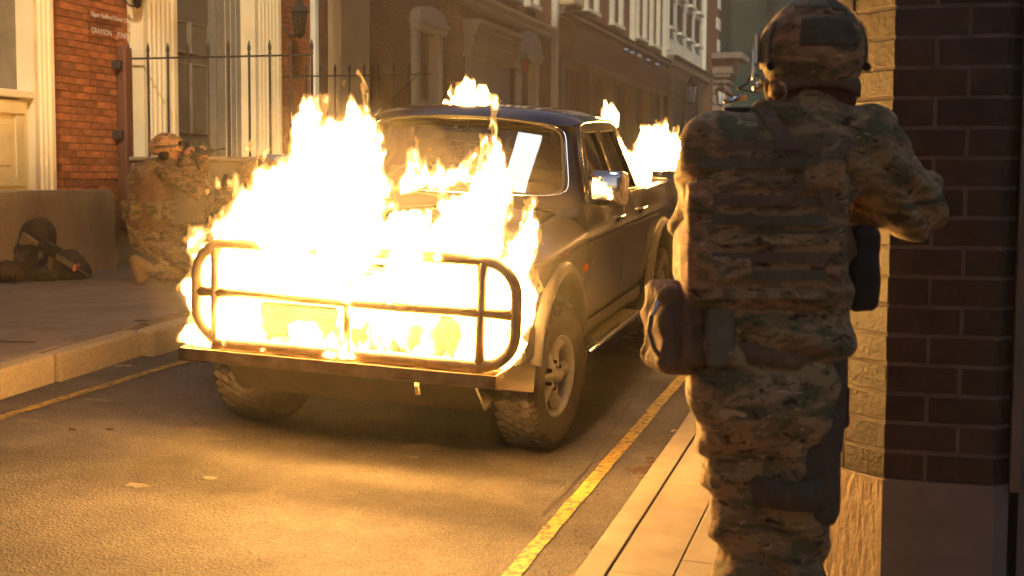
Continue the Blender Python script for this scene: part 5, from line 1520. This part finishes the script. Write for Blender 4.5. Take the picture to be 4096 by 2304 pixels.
M_patchg = mottled('olive_patch', (0.19, 0.17, 0.11), (0.26, 0.235, 0.155), 30, 0.95, 90, 0.4)
M_patchk = mottled('dark_patch', (0.10, 0.078, 0.05), (0.15, 0.12, 0.08), 30, 0.95, 90, 0.4)
M_patcht = mottled('tan_patch', (0.30, 0.21, 0.14), (0.40, 0.28, 0.19), 30, 0.95, 90, 0.4)
on_helmet('helmet_patch', -50, -22, 48, 72, M_patcht)
on_helmet('helmet_patch', -20, 10, 46, 74, M_patchg)
on_helmet('helmet_patch', 14, 44, 42, 72, M_patchk)
on_helmet('helmet_patch', -28, 40, 2, 32, M_patchk, 0.002)
on_helmet('helmet_rail', -100, -66, -16, 30, M_patchg, 0.006)
on_helmet('helmet_rail', 66, 100, -16, 30, M_patchg, 0.006)
obj('rail_clip', MB().box(hc[0] - 0.146, hc[0] - 0.134, hc[1] - 0.02, hc[1] + 0.02, hc[2] - 0.02, hc[2] + 0.055).box(hc[0] - 0.151, hc[0] - 0.146, hc[1] - 0.01, hc[1] + 0.01, hc[2] - 0.06, hc[2] + 0.02), M_chrome, hm, bevel=0.004)
for (px_, pz_) in ((-0.118, -0.03), (0.118, -0.03)):
    obj('bolt', MB().lathe([(0, 0.012), (0.010, 0.010), (0.011, 0)], 10, 'y', (hc[0] + px_, hc[1] - 0.075, hc[2] + pz_)), M_black, hm)
obj('nape_pad', MB().grid([[(hc[0] + 0.108 * math.sin(a), hc[1] - 0.112 * math.cos(a), hc[2] - 0.055 - 0.018 * t + 0.012 * math.cos(a * 2)) for a in np.linspace(-1.3, 1.3, 16)] for t in (0, 1, 2)]), M_coyote, hm, smooth=True, solid=0.012)
sdf('ear_defender', lambda P: smin(ell(P, (hc[0] - 0.088, hc[1] + 0.01, hc[2] - 0.075), (0.030, 0.036, 0.045)), ell(P, (hc[0] + 0.090, hc[1] + 0.0, hc[2] - 0.075), (0.030, 0.036, 0.045)), 0.005), (hc[0] - .13, hc[1] - .06, hc[2] - .14), (hc[0] + .14, hc[1] + .07, hc[2] - .01), 0.006, M_patchk, S1)
obj('red_cheek_light', MB().grid([[(hc[0] - 0.108, hc[1] - 0.03 + t * 0.035, hc[2] - 0.045) for t in (0, 1)], [(hc[0] - 0.100, hc[1] - 0.03 + t * 0.035, hc[2] - 0.10) for t in (0, 1)], [(hc[0] - 0.088, hc[1] - 0.02 + t * 0.03, hc[2] - 0.135) for t in (0, 1)]]), M_red, S1, smooth=True, solid=0.006)  # strip of red colour standing in for red light on the cheek
# scarf round the neck
sdf('scarf', lambda P: (np.sqrt(((np.sqrt(((P[0] - nk[0] - 0.012 - (P[2] - nk[2]) * 0.1) / 1.10) ** 2 + (P[1] - 0.01) ** 2) - 0.075) / 1.0) ** 2 + ((P[2] - nk[2] - 0.028 + 0.25 * (P[0] - nk[0])) / 1.9) ** 2) - 0.022) * 0.6 - folds(P, 0.003, 90, 0.5, 1), (nk[0] - .17, -0.16, nk[2] - .09), (nk[0] + .19, 0.18, nk[2] + .14), 0.008, M_maroon, S1)
sdf('collar', lambda P: (np.sqrt((np.sqrt(((P[0] - nk[0]) / 1.25) ** 2 + (P[1] - 0.005) ** 2) - 0.088) ** 2 + ((P[2] - nk[2] + 0.045 + 0.22 * (P[0] - nk[0])) / 1.6) ** 2) - 0.020) * 0.6 - wrinkle(P, 0.004, 14, 2), (nk[0] - .19, -0.17, nk[2] - .13), (nk[0] + .19, 0.17, nk[2] + .06), 0.008, M_camo, S1)
# vest: back plate with rows of webbing
def vy(x, z):
    return -0.150 - 0.030 + 0.55 * (x + 0.01) ** 2 + 0.15 * max(0, z - 1.50) ** 1.0
vxl, vxr = L1(2722, 900)[0], L1(3335, 900)[0]
def vest1(P):
    d = rbox(P, (0.5 * (vxl + vxr), -0.105, 1.345), (0.5 * (vxr - vxl), 0.062, 0.195), 0.045)
    d = smin(d, rbox(P, (0.5 * (vxl + vxr) - 0.0, 0.02, 1.27), (0.5 * (vxr - vxl) + 0.004, 0.15, 0.105), 0.07), 0.03)
    d = smin(d, rbox(P, (0.5 * (vxl + vxr), 0.13, 1.35), (0.15, 0.04, 0.16), 0.03), 0.03)
    d = np.maximum(d, (P[2] - 1.50) + np.abs(P[0] - 0.0) * 0.35 - 0.03)
    return d - wrinkle(P, 0.004, 9, 4)
vs = sdf('vest', vest1, (vxl - .05, -0.24, 1.12), (vxr + .05, 0.22, 1.60), 0.0085, M_camo_vest, S1)
M_web1 = mottled('faded_brown_webbing', (0.17, 0.11, 0.065), (0.27, 0.185, 0.115), 9, 0.85, 160, 0.5)
M_web2 = mottled('olive_webbing', (0.14, 0.12, 0.065), (0.22, 0.19, 0.115), 9, 0.85, 160, 0.5)
for k in range(9):
    z = 1.535 - k * 0.0445
    hw = 0.5 * (vxr - vxl) - 0.018 - (0.05 if k < 1 else 0.0)
    xm = 0.5 * (vxl + vxr)
    rows = []
    for zz in (0, 1):
        row = []
        for i in range(37):
            x = xm - hw + 2 * hw * i / 36
            bul = 0.003 * abs(math.sin(PI * (x - xm) / 0.038))
            row.append((x, -0.175 + 0.018 * ((x - xm) / hw) ** 4 - bul, z + zz * 0.024 + 0.002 * math.sin(9 * x + k)))
        rows.append(row)
    obj('webbing_strap', MB().grid(rows), (M_web1, M_web2, M_camo)[k % 3], vs, smooth=False, solid=0.005)
for (u, v, w_, h_, d_) in ((3225, 700, 0.10, 0.07, 0.012), (2880, 1060, 0.10, 0.06, 0.010)):
    x, _, z = L1(u, v)
    sdf('back_pouch', lambda P, x=x, z=z, w_=w_, h_=h_, d_=d_: rbox(P, (x, -0.172, z), (w_ / 2, d_, h_ / 2), 0.012) - wrinkle(P, 0.003, 16, x * 9), (x - w_, -0.25, z - h_), (x + w_, -0.10, z + h_), 0.006, M_camo_vest, vs)
# shoulder straps and sling
def ribbon(name, pts, w, mat, parent, nrm=(0, -1, 0), th=0.005):
    pts = [Vector(p) for p in pts]; rows = []
    for i, p in enumerate(pts):
        d = (pts[min(i + 1, len(pts) - 1)] - pts[max(i - 1, 0)]).normalized()
        s_ = d.cross(Vector(nrm)).normalized() * (w / 2)
        rows.append([p - s_, p + s_])
    return obj(name, MB().grid(rows), mat, parent, solid=th)
def back(u, v, y): 
    p = L1(u, v, y); return p
ribbon('shoulder_strap', [back(2920, 800, -0.165), back(2930, 690, -0.150), back(2960, 590, -0.125), back(2990, 520, -0.085), back(3000, 480, -0.02), back(2990, 480, 0.06)], 0.055, M_camo, vs, (0, -1, .3))
ribbon('shoulder_strap', [back(3270, 800, -0.165), back(3300, 690, -0.155), back(3330, 600, -0.13), back(3350, 540, -0.09), back(3360, 505, -0.02), back(3350, 500, 0.06)], 0.055, M_camo, vs, (0, -1, .3))
ribbon('rifle_sling', [back(3045, 430, -0.06), back(3090, 500, -0.125), back(3170, 610, -0.165), back(3260, 720, -0.182), back(3350, 850, -0.170), back(3400, 980, -0.10), back(3420, 1060, 0.0)], 0.034, M_coyote, S1, (0, -1, .2))
ribbon('sling_end', [back(3130, 800, -0.182), back(3230, 720, -0.186), back(3330, 630, -0.165), back(3400, 560, -0.13)], 0.026, M_coyote, S1, (0, -1, .2))
# radio, aerial, tubes at the left shoulder
rp = L1(2960, 455, 0.02)
obj('radio', MB().box(rp[0] - 0.05, rp[0] + 0.04, 0.0, 0.05, rp[2] - 0.02, rp[2] + 0.015), M_black, S1, bevel=0.008)
obj('light_wand', MB().tube([L1(2885, 410, 0.04), L1(2975, 392, 0.04)], 0.0065, 8), M_chrome, S1, smooth=True)
obj('aerial', MB().tube([L1(2862, 360, 0.06), L1(2925, 392, 0.06)], 0.0032, 8), M_coyote, S1, smooth=True)
obj('headset_cable', MB().tube([L1(2940, 358, 0.05), L1(2975, 340, 0.05), L1(2990, 312, 0.05), L1(3018, 305, 0.05), L1(3036, 330, 0.04), L1(3040, 350, 0.04)], 0.0028, 8).tube([L1(2940, 360, 0.05), L1(2990, 370, 0.05), L1(3030, 372, 0.04)], 0.0025, 8), M_black, S1, smooth=True)
obj('microphone', MB().lathe([(0, 0.012), (0.012, 0.008), (0.014, 0), (0.012, -0.008), (0, -0.012)], 12, 'z', L1(3018, 352, 0.03)), M_chrome, S1, smooth=True)
obj('ear_tube', MB().tube([L1(3105, 330, -0.09), L1(3128, 345, -0.10), L1(3132, 380, -0.10), L1(3112, 412, -0.10)], 0.0030, 8), M_trim, S1, smooth=True)
# belt and its pouches
bz = hip[2] + 0.075
rows = []
for t in (0, 1):
    rows.append([(hip[0] + 0.182 * math.sin(a), 0.142 * -math.cos(a), bz + 0.022 - 0.045 * t - 0.16 * 0.182 * math.sin(a)) for a in np.linspace(-PI, PI, 60)])
obj('belt', MB().grid(rows), M_coyote, S1, smooth=True, solid=0.006)
def pouch(name, c, h, mat, rz=0.0, wr=0.008, parent=S1):
    r_ = max(h) * 1.7 + 0.02
    return sdf(name, lambda P: rbox(P, c, h, min(h) * 0.55, rz) - wrinkle(P, wr, 9, c[0] * 10) - folds(P, wr * 0.3, 60, 0.4, c[2] * 9), (c[0] - r_, c[1] - r_, c[2] - r_), (c[0] + r_, c[1] + r_, c[2] + r_), 0.008, mat, parent)
dpc = L1(2690, 1310, 0.02)
dpch = pouch('dump_pouch', (dpc[0] + 0.002, 0.02, dpc[2]), (0.048, 0.085, 0.105), M_coyote, 0.25, 0.012)
ribbon('zip_edge', [L1(2640, 1190, -0.055), L1(2612, 1250, -0.06), L1(2600, 1330, -0.06), L1(2625, 1400, -0.06), L1(2680, 1470, -0.05)], 0.012, M_guntan, dpch, (0, -1, 0), 0.004)
obj('light_stick', MB().tube([L1(2612, 1262, -0.07), L1(2640, 1205, -0.07)], 0.0055, 8), mottled('pale_plastic', (0.75, 0.74, 0.78), (0.85, 0.84, 0.88), 5, 0.3, 30, 0), dpch, smooth=True)
mpc = L1(2800, 1320, -0.06)
mp = pouch('magazine_pouch', (mpc[0] - 0.012, -0.085, mpc[2]), (0.030, 0.028, 0.085), M_coyote, 0.2, 0.003)
mp2 = pouch('magazine_pouch', (mpc[0] + 0.045, -0.115, mpc[2] - 0.005), (0.034, 0.030, 0.080), M_patchg, 0.1, 0.003)
ribbon('pouch_flap', [(mpc[0] - 0.012, -0.118, mpc[2] + 0.10), (mpc[0] - 0.012, -0.122, mpc[2] + 0.05), (mpc[0] - 0.012, -0.120, mpc[2] - 0.01)], 0.020, M_coyote, mp)
obj('buckle', MB().box(mpc[0] - 0.024, mpc[0] - 0.0, -0.130, -0.122, mpc[2] - 0.005, mpc[2] + 0.018), M_patchk, mp, bevel=0.003)
q = L1(3440, 1100, 0.05)
pouch('side_pouch', (q[0] - 0.005, 0.04, q[2] + 0.02), (0.036, 0.075, 0.105), M_black, 0.0, 0.006)
q = L1(3350, 1570, -0.02)
ribbon('holster_hanger', [(q[0] - 0.012, -0.085, q[2] + 0.13), (q[0] - 0.012, -0.098, q[2] + 0.05), (q[0] - 0.016, -0.10, q[2] - 0.06), (q[0] - 0.022, -0.10, q[2] - 0.14)], 0.055, M_patchk, S1)
q = L1(3270, 1960, -0.03)
hp = pouch('thigh_holster', (q[0] + 0.012, -0.045, q[2] + 0.02), (0.050, 0.055, 0.105), M_patchk, -0.3, 0.004)
pouch('pistol', (q[0] + 0.048, 0.0, q[2] + 0.10), (0.014, 0.05, 0.06), M_gun, -0.2, 0.001, hp)
rows = []
for t in (0, 1):
    rows.append([(knR[0] - 0.012 + 0.124 * math.sin(a), -0.118 * math.cos(a), 0.735 - 0.075 * t - 0.012 * math.sin(a + 1)) for a in np.linspace(-PI, PI, 40)])
obj('thigh_strap', MB().grid(rows), M_patchk, S1, smooth=True, solid=0.005)
pouch('side_pouch', (q[0] + 0.065, 0.02, q[2] + 0.20), (0.026, 0.045, 0.055), M_black, 0, 0.004)
q = L1(2850, 1790, 0.03)
pouch('thigh_pouch', (q[0] + 0.015, 0.04, q[2]), (0.022, 0.07, 0.075), M_black, 0, 0.003)
rf = rifle(S1, (0.16, 0.22, 1.42), (-0.32, 0.62, 1.25), (0, 0, 1)); 
rf.parent = None; rf.matrix_world = Matrix.Translation((ox, oy, gz)) @ Matrix.Rotation(YAW, 4, 'Z') @ rf.matrix_local
tag(rf, 'rifle held across the chest of the soldier at the brick corner', 'rifle')

# ---- kneeling soldier
D2 = 11.6
xk, kx_, ky_ = local_frame(620, D2)
gk = HL(kx_, ky_)
def L2(u, v, y=0.0):
    k = (D2 + y) / 5500
    return ((u - 2048) * k - xk, y, 1.75 - gk - (v - 715 - (u - 2048) * 0.012) * k)
SC = 1.0
S2 = thing('person', 'kneeling soldier in camouflage aiming a rifle to the right in front of the railing', 'person', (kx_, ky_, gk), YAW)
h2 = L2(672, 590); n2_ = L2(645, 655); c2 = L2(610, 760); p2 = L2(590, 935)
sh2 = L2(680, 690, -0.10); sh2b = L2(655, 690, 0.14); el2 = L2(800, 760, -0.08); ha2 = L2(745, 625, -0.05); el2b = L2(820, 740, 0.16); ha2b = L2(808, 628, 0.03)
kn2 = L2(770, 1010, -0.02); ft2 = L2(560, 1055, -0.05); kn2b = L2(830, 930, 0.20)
kn2 = (kn2[0], kn2[1], 0.10)
def body2(P):
    d = head_sdf(P, (h2[0] + 0.02, 0, h2[2] - 0.035), yaw=-1.45, s=1.0)
    d = smin(d, caps(P, n2_, (h2[0], 0, h2[2] - 0.06), 0.06, 0.055), 0.02)
    d = smin(d, caps(P, (c2[0], 0, c2[2] + 0.08), p2, 0.13, 0.12), 0.05)
    for a, b_, c in ((sh2, el2, ha2), (sh2b, el2b, ha2b)):
        d = smin(d, caps(P, a, b_, .05, .042), .03); d = smin(d, caps(P, b_, c, .042, .03), .02)
    d = smin(d, caps(P, p2, kn2, .09, .06), .04); d = smin(d, caps(P, kn2, (ft2[0] + 0.1, ft2[1], 0.09), .055, .04), .03)
    d = smin(d, caps(P, p2, kn2b, .09, .06), .04); d = smin(d, caps(P, kn2b, (kn2b[0] + 0.02, 0.2, 0.1), .055, .04), .03)
    d = smin(d, hand(P, ha2, (0.3, 0.2, 0.9), (-0.9, 0, 0.3), (0, -0.9, 0.1)), 0.01)
    d = smin(d, hand(P, ha2b, (0.5, -0.2, 0.8), (0.8, 0, -0.5), (0, -0.9, 0.1)), 0.01)
    return d
sdf('body', body2, (-0.45, -0.40, 0.02), (0.75, 0.45, 1.28), 0.014, M_skin, S2)
def jacket2(P):
    d = caps(P, (c2[0] - 0.01, 0, c2[2] + 0.10), (p2[0], 0, p2[2] + 0.03), 0.175, 0.16)
    for a, b_, c in ((sh2, el2, ha2), (sh2b, el2b, ha2b)):
        d = smin(d, caps(P, a, b_, .082, .068), .05); d = smin(d, caps(P, b_, c, .066, .045), .03)
    return d - folds(P, 0.010, 40, 0.8, 3) - wrinkle(P, 0.010, 8, 2)
sdf('jacket', jacket2, (-0.42, -0.35, 0.22), (0.65, 0.42, 1.12), 0.013, M_camo_far, S2)
def trous2(P):
    d = smin(caps(P, p2, kn2, .125, .09), caps(P, kn2, (ft2[0] + 0.12, ft2[1], 0.11), .085, .07), 0.04)
    d = smin(d, smin(caps(P, p2, kn2b, .125, .09), caps(P, kn2b, (kn2b[0] + 0.02, 0.2, 0.16), .085, .07), 0.04), 0.04)
    return d - folds(P, 0.010, 38, 0.8, 6) - wrinkle(P, 0.010, 8, 6)
sdf('trousers', trous2, (-0.45, -0.35, 0.0), (0.75, 0.45, 0.60), 0.013, M_camo_far, S2)
sdf('boot', lambda P: smin(caps(P, (ft2[0] + 0.11, ft2[1], 0.12), (ft2[0], ft2[1], 0.17), 0.062, 0.055), caps(P, (ft2[0] - 0.04, ft2[1], 0.20), (ft2[0] + 0.0, ft2[1], 0.055), 0.055, 0.05), 0.04), (ft2[0] - .2, ft2[1] - .15, -0.01), (ft2[0] + .25, ft2[1] + .15, 0.32), 0.011, M_tan, S2)
sdf('boot', lambda P: smin(caps(P, (kn2b[0] + 0.02, 0.2, 0.16), (kn2b[0] + 0.02, 0.2, 0.06), 0.06, 0.052), caps(P, (kn2b[0], 0.2, 0.045), (kn2b[0] + 0.17, 0.18, 0.04), 0.048, 0.042), 0.03), (kn2b[0] - .12, .05, -0.01), (kn2b[0] + .3, .35, 0.25), 0.012, M_tan, S2)
hm2 = sdf('helmet', lambda P: np.maximum(np.maximum(ell(P, (h2[0], 0, h2[2] + 0.015), (0.150, 0.125, 0.128)), -(P[2] - h2[2] + 0.025 + 0.25 * np.clip(h2[0] - P[0], -0.02, 0.2) )), -ell(P, (h2[0], 0, h2[2]), (0.128, 0.108, 0.112))), (h2[0] - .18, -0.16, h2[2] - .12), (h2[0] + .18, 0.16, h2[2] + .17), 0.009, camo('tan_camouflage_helmet', 1.9, 1.6, (1.2, 0.85, 0.7)), S2)
obj('helmet_band', MB().grid([[(h2[0] + 0.148 * math.cos(a), 0.126 * math.sin(a), h2[2] + zz + 0.01 * math.cos(a)) for a in np.linspace(0, 2 * PI, 30)] for zz in (0.012, 0.034)]), M_patchk, hm2, smooth=True)
sdf('ear_defender', lambda P: ell(P, (h2[0] - 0.005, -0.095, h2[2] - 0.045), (0.045, 0.028, 0.05)), (h2[0] - .08, -.14, h2[2] - .12), (h2[0] + .08, -.04, h2[2] + .03), 0.009, M_black, S2)
obj('goggles', MB().tube([(h2[0] + 0.13, -0.08, h2[2] + 0.05), (h2[0] + 0.165, 0, h2[2] + 0.05), (h2[0] + 0.13, 0.08, h2[2] + 0.05)], 0.022, 8), M_black, hm2, smooth=True)
sdf('scarf', lambda P: caps(P, (h2[0] + 0.01, 0, h2[2] - 0.12), (n2_[0] + 0.02, 0, n2_[2] - 0.01), 0.085, 0.10) - wrinkle(P, 0.006, 12, 3), (h2[0] - .2, -0.16, h2[2] - .30), (h2[0] + .18, 0.16, h2[2] + .02), 0.011, M_patchk, S2)
vs2 = sdf('vest', lambda P: caps(P, (c2[0] - 0.0, 0, c2[2] + 0.06), (p2[0] + 0.01, 0, p2[2] + 0.16), 0.188, 0.182) - wrinkle(P, 0.008, 9, 7), (-0.40, -0.26, 0.35), (0.35, 0.26, 1.02), 0.014, mottled('brown_vest', (0.13, 0.07, 0.035), (0.20, 0.115, 0.06), 25, 0.9, 60, 0.5), S2)
for k in range(4):
    a = -1.2 + k * 0.75
    x, y = c2[0] + 0.20 * math.sin(a), -0.20 * math.cos(a)
    sdf('vest_pouch', lambda P, x=x, y=y: rbox(P, (x, y, c2[2] - 0.03 - 0.12), (0.05, 0.04, 0.08), 0.02) - wrinkle(P, 0.004, 14, x), (x - .1, y - .1, c2[2] - .28), (x + .1, y + .1, c2[2] - .02), 0.011, M_camo_far, vs2)
rf2 = rifle(None, Matrix.Translation((kx_, ky_, gk)) @ Matrix.Rotation(YAW, 4, 'Z') @ Vector(L2(672, 640, -0.02)), Matrix.Translation((kx_, ky_, gk)) @ Matrix.Rotation(YAW, 4, 'Z') @ Vector(L2(905, 588, -0.02)), (0, 0, 1), tan=False)
tag(rf2, 'dark rifle aimed by the kneeling soldier, with scope', 'rifle')

# ---- second soldier crouching behind him, mostly behind the glare
D3 = 12.0
x3, k3x, k3y = local_frame(930, D3)
g3 = HL(k3x, k3y)
S3 = thing('person', 'crouching soldier in pale camouflage with raised arm, half hidden by the flames', 'person', (k3x, k3y, g3), YAW)
def L3(u, v, y=0.0):
    k = (D3 + y) / 5500
    return ((u - 2048) * k - x3, y, 1.75 - g3 - (v - 715 - (u - 2048) * 0.012) * k)
h3 = L3(1010, 700); c3 = L3(930, 790); p3 = L3(850, 930); a3 = L3(935, 720, -0.12); e3 = L3(860, 830, -0.16); w3 = L3(960, 880, -0.2); k3 = L3(980, 960, -0.05)
def body3(P):
    d = head_sdf(P, h3, yaw=-1.2)
    d = smin(d, caps(P, h3, c3, 0.055, 0.12), 0.03); d = smin(d, caps(P, c3, p3, 0.13, 0.12), 0.05)
    d = smin(d, caps(P, a3, e3, .05, .042), .03); d = smin(d, caps(P, e3, w3, .042, .03), .02)
    d = smin(d, caps(P, p3, k3, .09, .06), .04); d = smin(d, caps(P, k3, (k3[0] - 0.1, 0, 0.08), .055, .045), .03)
    d = smin(d, caps(P, p3, (p3[0] - 0.05, 0.1, 0.10), .09, .05), .04)
    return smin(d, hand(P, w3, (0.9, 0.0, 0.2), (0, -0.7, 0.7), (0, 0.7, 0.7)), 0.01)
sdf('body', body3, (-0.5, -0.45, 0.02), (0.5, 0.35, 1.15), 0.015, M_skin, S3)
def unif3(P):
    d = caps(P, c3, p3, 0.17, 0.16); d = smin(d, caps(P, a3, e3, .085, .07), .05); d = smin(d, caps(P, e3, w3, .068, .048), .03)
    d = smin(d, caps(P, p3, k3, .12, .09), .04); d = smin(d, caps(P, k3, (k3[0] - 0.1, 0, 0.12), .085, .07), .03); d = smin(d, caps(P, p3, (p3[0] - 0.05, 0.1, 0.10), .12, .08), .04)
    return d - folds(P, 0.012, 36, 0.8, 5) - wrinkle(P, 0.012, 8, 4)
sdf('uniform', unif3, (-0.5, -0.45, 0.0), (0.5, 0.35, 1.10), 0.014, M_camo_far, S3)
sdf('helmet', lambda P: np.maximum(ell(P, (h3[0], 0, h3[2] + 0.03), (0.145, 0.125, 0.125)), -(P[2] - h3[2] + 0.01)), (h3[0] - .18, -.16, h3[2] - .05), (h3[0] + .18, .16, h3[2] + .2), 0.011, M_camo_far, S3)
for z in (0.15,):
    sdf('boot', lambda P: caps(P, (k3[0] - 0.12, 0, 0.045), (k3[0] + 0.08, 0, 0.045), 0.045), (k3[0] - .22, -.1, -.01), (k3[0] + .2, .1, .15), 0.012, M_tan, S3)
M_strap = mottled('black_strap', (0.02, 0.018, 0.016), (0.04, 0.035, 0.03), 20, 0.9, 60, 0.3)
ribbon('harness_strap', [L3(905, 690, -0.2), L3(880, 760, -0.22), L3(850, 840, -0.22), L3(820, 900, -0.2)], 0.035, M_strap, S3)

# ------------------------------------------------------------------ bags and rifle on the left pavement
def ground_at(u, v):
    d = Mc @ Vector(((u - 2048) / 5500, (v - 1152) / 5500, 1)); t = 10.0
    for _ in range(30):
        p = CAM + d * t; t = (HL(p.x, p.y) - 1.75) / d.z
    return CAM + d * t
g1 = ground_at(120, 1120)
Dg = (g1 - CAM).dot(Vector(fw))
xg = (120 - 2048) / 5500 * Dg
def LG(u, v, y=0.0):
    k = (Dg + y) / 5500
    return ((u - 2048) * k - xg, y, 1.75 - g1.z - (v - 715 - (u - 2048) * 0.012) * k)
def bag(name, label, cat, parts, mat, wr=0.018, lo=None, hi=None):
    def fn(P):
        d = None
        for (c, r_) in parts:
            e = ell(P, c, r_)
            d = e if d is None else smin(d, e, 0.05)
        return np.maximum(d - wrinkle(P, wr, 7, c[0] * 5) - folds(P, wr * 0.35, 36, 0.7, 2), -(P[2] + 0.002))
    cs = np.array([c for c, r_ in parts]); r2 = np.array([r_ for c, r_ in parts])
    lo = (cs - r2).min(0) - 0.05; hi = (cs + r2).max(0) + 0.05
    lo[2] = -0.03
    o = link(name, nets(fn, tuple(lo), tuple(hi), 0.013), mat, None, (g1.x, g1.y, g1.z), (0, 0, YAW))
    return tag(o, label, cat)
a = LG(110, 985)
b1 = bag('kit_bag', 'large dark rucksack standing against the low wall, topmost of the bag pile', 'bag', [((a[0], 0.18, 0.20), (0.21, 0.17, 0.26)), ((LG(130, 920)[0], 0.16, LG(130, 920)[2]), (0.14, 0.13, 0.13)), ((LG(60, 1000)[0], 0.12, 0.16), (0.15, 0.15, 0.2))], M_bagd)
for (u0_, u1_, v_) in ((80, 170, 920), (60, 190, 990)):
    ribbon('strap', [LG(u0_, v_ + 8, -0.0), LG((u0_ + u1_) / 2, v_, -0.03), LG(u1_, v_ + 10, -0.0)], 0.03, M_strap, b1)
b2 = bag('kit_bag', 'dark rucksack at the left picture edge beside the tallest bag', 'bag', [((LG(5, 980)[0], 0.10, 0.22), (0.17, 0.18, 0.24)), ((LG(10, 900)[0], 0.14, LG(10, 930)[2]), (0.13, 0.13, 0.10))], M_bagd)
b3 = bag('roll_bag', 'brown rolled bag lying in front of the others at the left edge', 'bag', [((LG(55, 1110)[0], -0.16, 0.085), (0.15, 0.13, 0.095)), ((LG(-20, 1110)[0], -0.16, 0.085), (0.15, 0.13, 0.095))], M_bagb, 0.008)
ribbon('strap', [LG(55, 1150, -0.30), LG(60, 1100, -0.30), LG(62, 1075, -0.22)], 0.02, M_strap, b3)
b4 = bag('soft_holdall', 'black soft holdall slumped at the right end of the bag pile', 'bag', [((LG(245, 1030)[0], 0.10, 0.11), (0.19, 0.14, 0.15)), ((LG(290, 1060)[0], 0.12, 0.06), (0.12, 0.11, 0.09)), ((LG(190, 1080)[0], -0.02, 0.06), (0.12, 0.11, 0.09))], M_bagd)
GM = Matrix.Translation(g1) @ Matrix.Rotation(YAW, 4, 'Z')
rf3 = rifle(None, GM @ Vector(LG(92, 925, -0.10)), GM @ Vector(LG(368, 1098, -0.22)), (0.6, -0.25, 0.8))
tag(rf3, 'tan and black rifle leaning diagonally across the pile of bags', 'rifle')
obj('pink_tape', MB().box(0.56, 0.585, -0.026, 0.026, -0.024, 0.040), M_pink, rf3)
# litter on the road
def litter(u, v, l, w_, ang, mat, name, label, cat, left=False):
    p = ground_at(u, v) if left else ray(u, v)
    z = (HL(p.x, p.y) if left else H(p.x, p.y)) + 0.006
    n = 6; v_ = []
    for i in range(n + 1):
        t = i / n - 0.5; ww = w_ * math.cos(t * 2.6)
        v_ += [(t * l, -ww / 2 + 0.1 * l * math.sin(t * 4), 0.004 * math.cos(t * 9)), (t * l, ww / 2 + 0.1 * l * math.sin(t * 4), 0.002)]
    f = [(2 * i, 2 * i + 2, 2 * i + 3, 2 * i + 1) for i in range(n)]
    o = obj(name, MB().add(v_, f), mat, None, solid=0.003, loc=(p.x, p.y, z), rot=(0, 0, ang))
    return tag(o, label, cat)
litter(493, 1466, 0.10, 0.016, 0.35, M_litter, 'twig', 'pale curved strip of bark lying beside the left kerb', 'twig')
litter(2695, 1726, 0.045, 0.02, 0.9, M_litter, 'leaf', 'pale crumpled leaf on the asphalt near the right kerb, under the hip bag', 'leaf')
litter(2786, 1688, 0.020, 0.014, 0.3, M_leaf, 'leaf', 'small brown leaf on top of the right kerb stone', 'leaf')
for k, (u, v, l, a) in enumerate([(2540, 1880, 0.09, 0.1), (2575, 1872, 0.07, 0.35), (2560, 1893, 0.08, -0.2), (2590, 1886, 0.05, 0.7), (2612, 1850, 0.06, 0.25), (2570, 1915, 0.04, 0.5), (2600, 1835, 0.04, 0.1)]):
    o = litter(u, v, l, 0.010, a, M_leaf, 'twig', 'thin brown twig in the small heap of debris beside the right kerb', 'twig'); o['group'] = 'twigs heaped beside the right kerb'
for (u, v, a, lab) in [(440, 1722, 0.2, 'small dark metal scrap on the road below the left yellow line'), (985, 1750, 0.5, 'brass coloured cartridge case on the road in front of the left tyre'), (1398, 1748, 0.3, 'brass coloured cartridge case on the road below the middle of the bumper'), (1650, 1745, 0.05, 'brass coloured cartridge case on the road above the largest pale scuff'), (290, 1722, 0.1, 'tiny brass cartridge case furthest left on the road')]:
    p = ray(u, v)
    o = obj('cartridge_case', MB().tube([(-0.018, 0, 0.006), (0.010, 0, 0.006), (0.014, 0, 0.006), (0.02, 0, 0.006)], [0.0055, 0.0055, 0.004, 0.0038], 8), M_rust, None, loc=(p.x, p.y, H(p.x, p.y) + 0.001), rot=(0, 0, a))
    tag(o, lab, 'cartridge case')

# ------------------------------------------------------------------ haze: one closed box of thin smoke round everything
hz_ = MB().box(-30, 20, -45, 90, -3, 30)
hm_, hn, hb_ = new_mat('haze')
hn.nodes.remove(hb_)
pv = hn.nodes.new('ShaderNodeVolumePrincipled')
pv.inputs['Color'].default_value = (0.95, 0.93, 0.90, 1)
pv.inputs['Density'].default_value = 0.0016
pv.inputs['Anisotropy'].default_value = 0.35
hn.links.new(pv.outputs[0], hn.nodes['Material Output'].inputs['Volume'])
o = obj('haze', hz_, hm_)
o['kind'] = 'stuff'
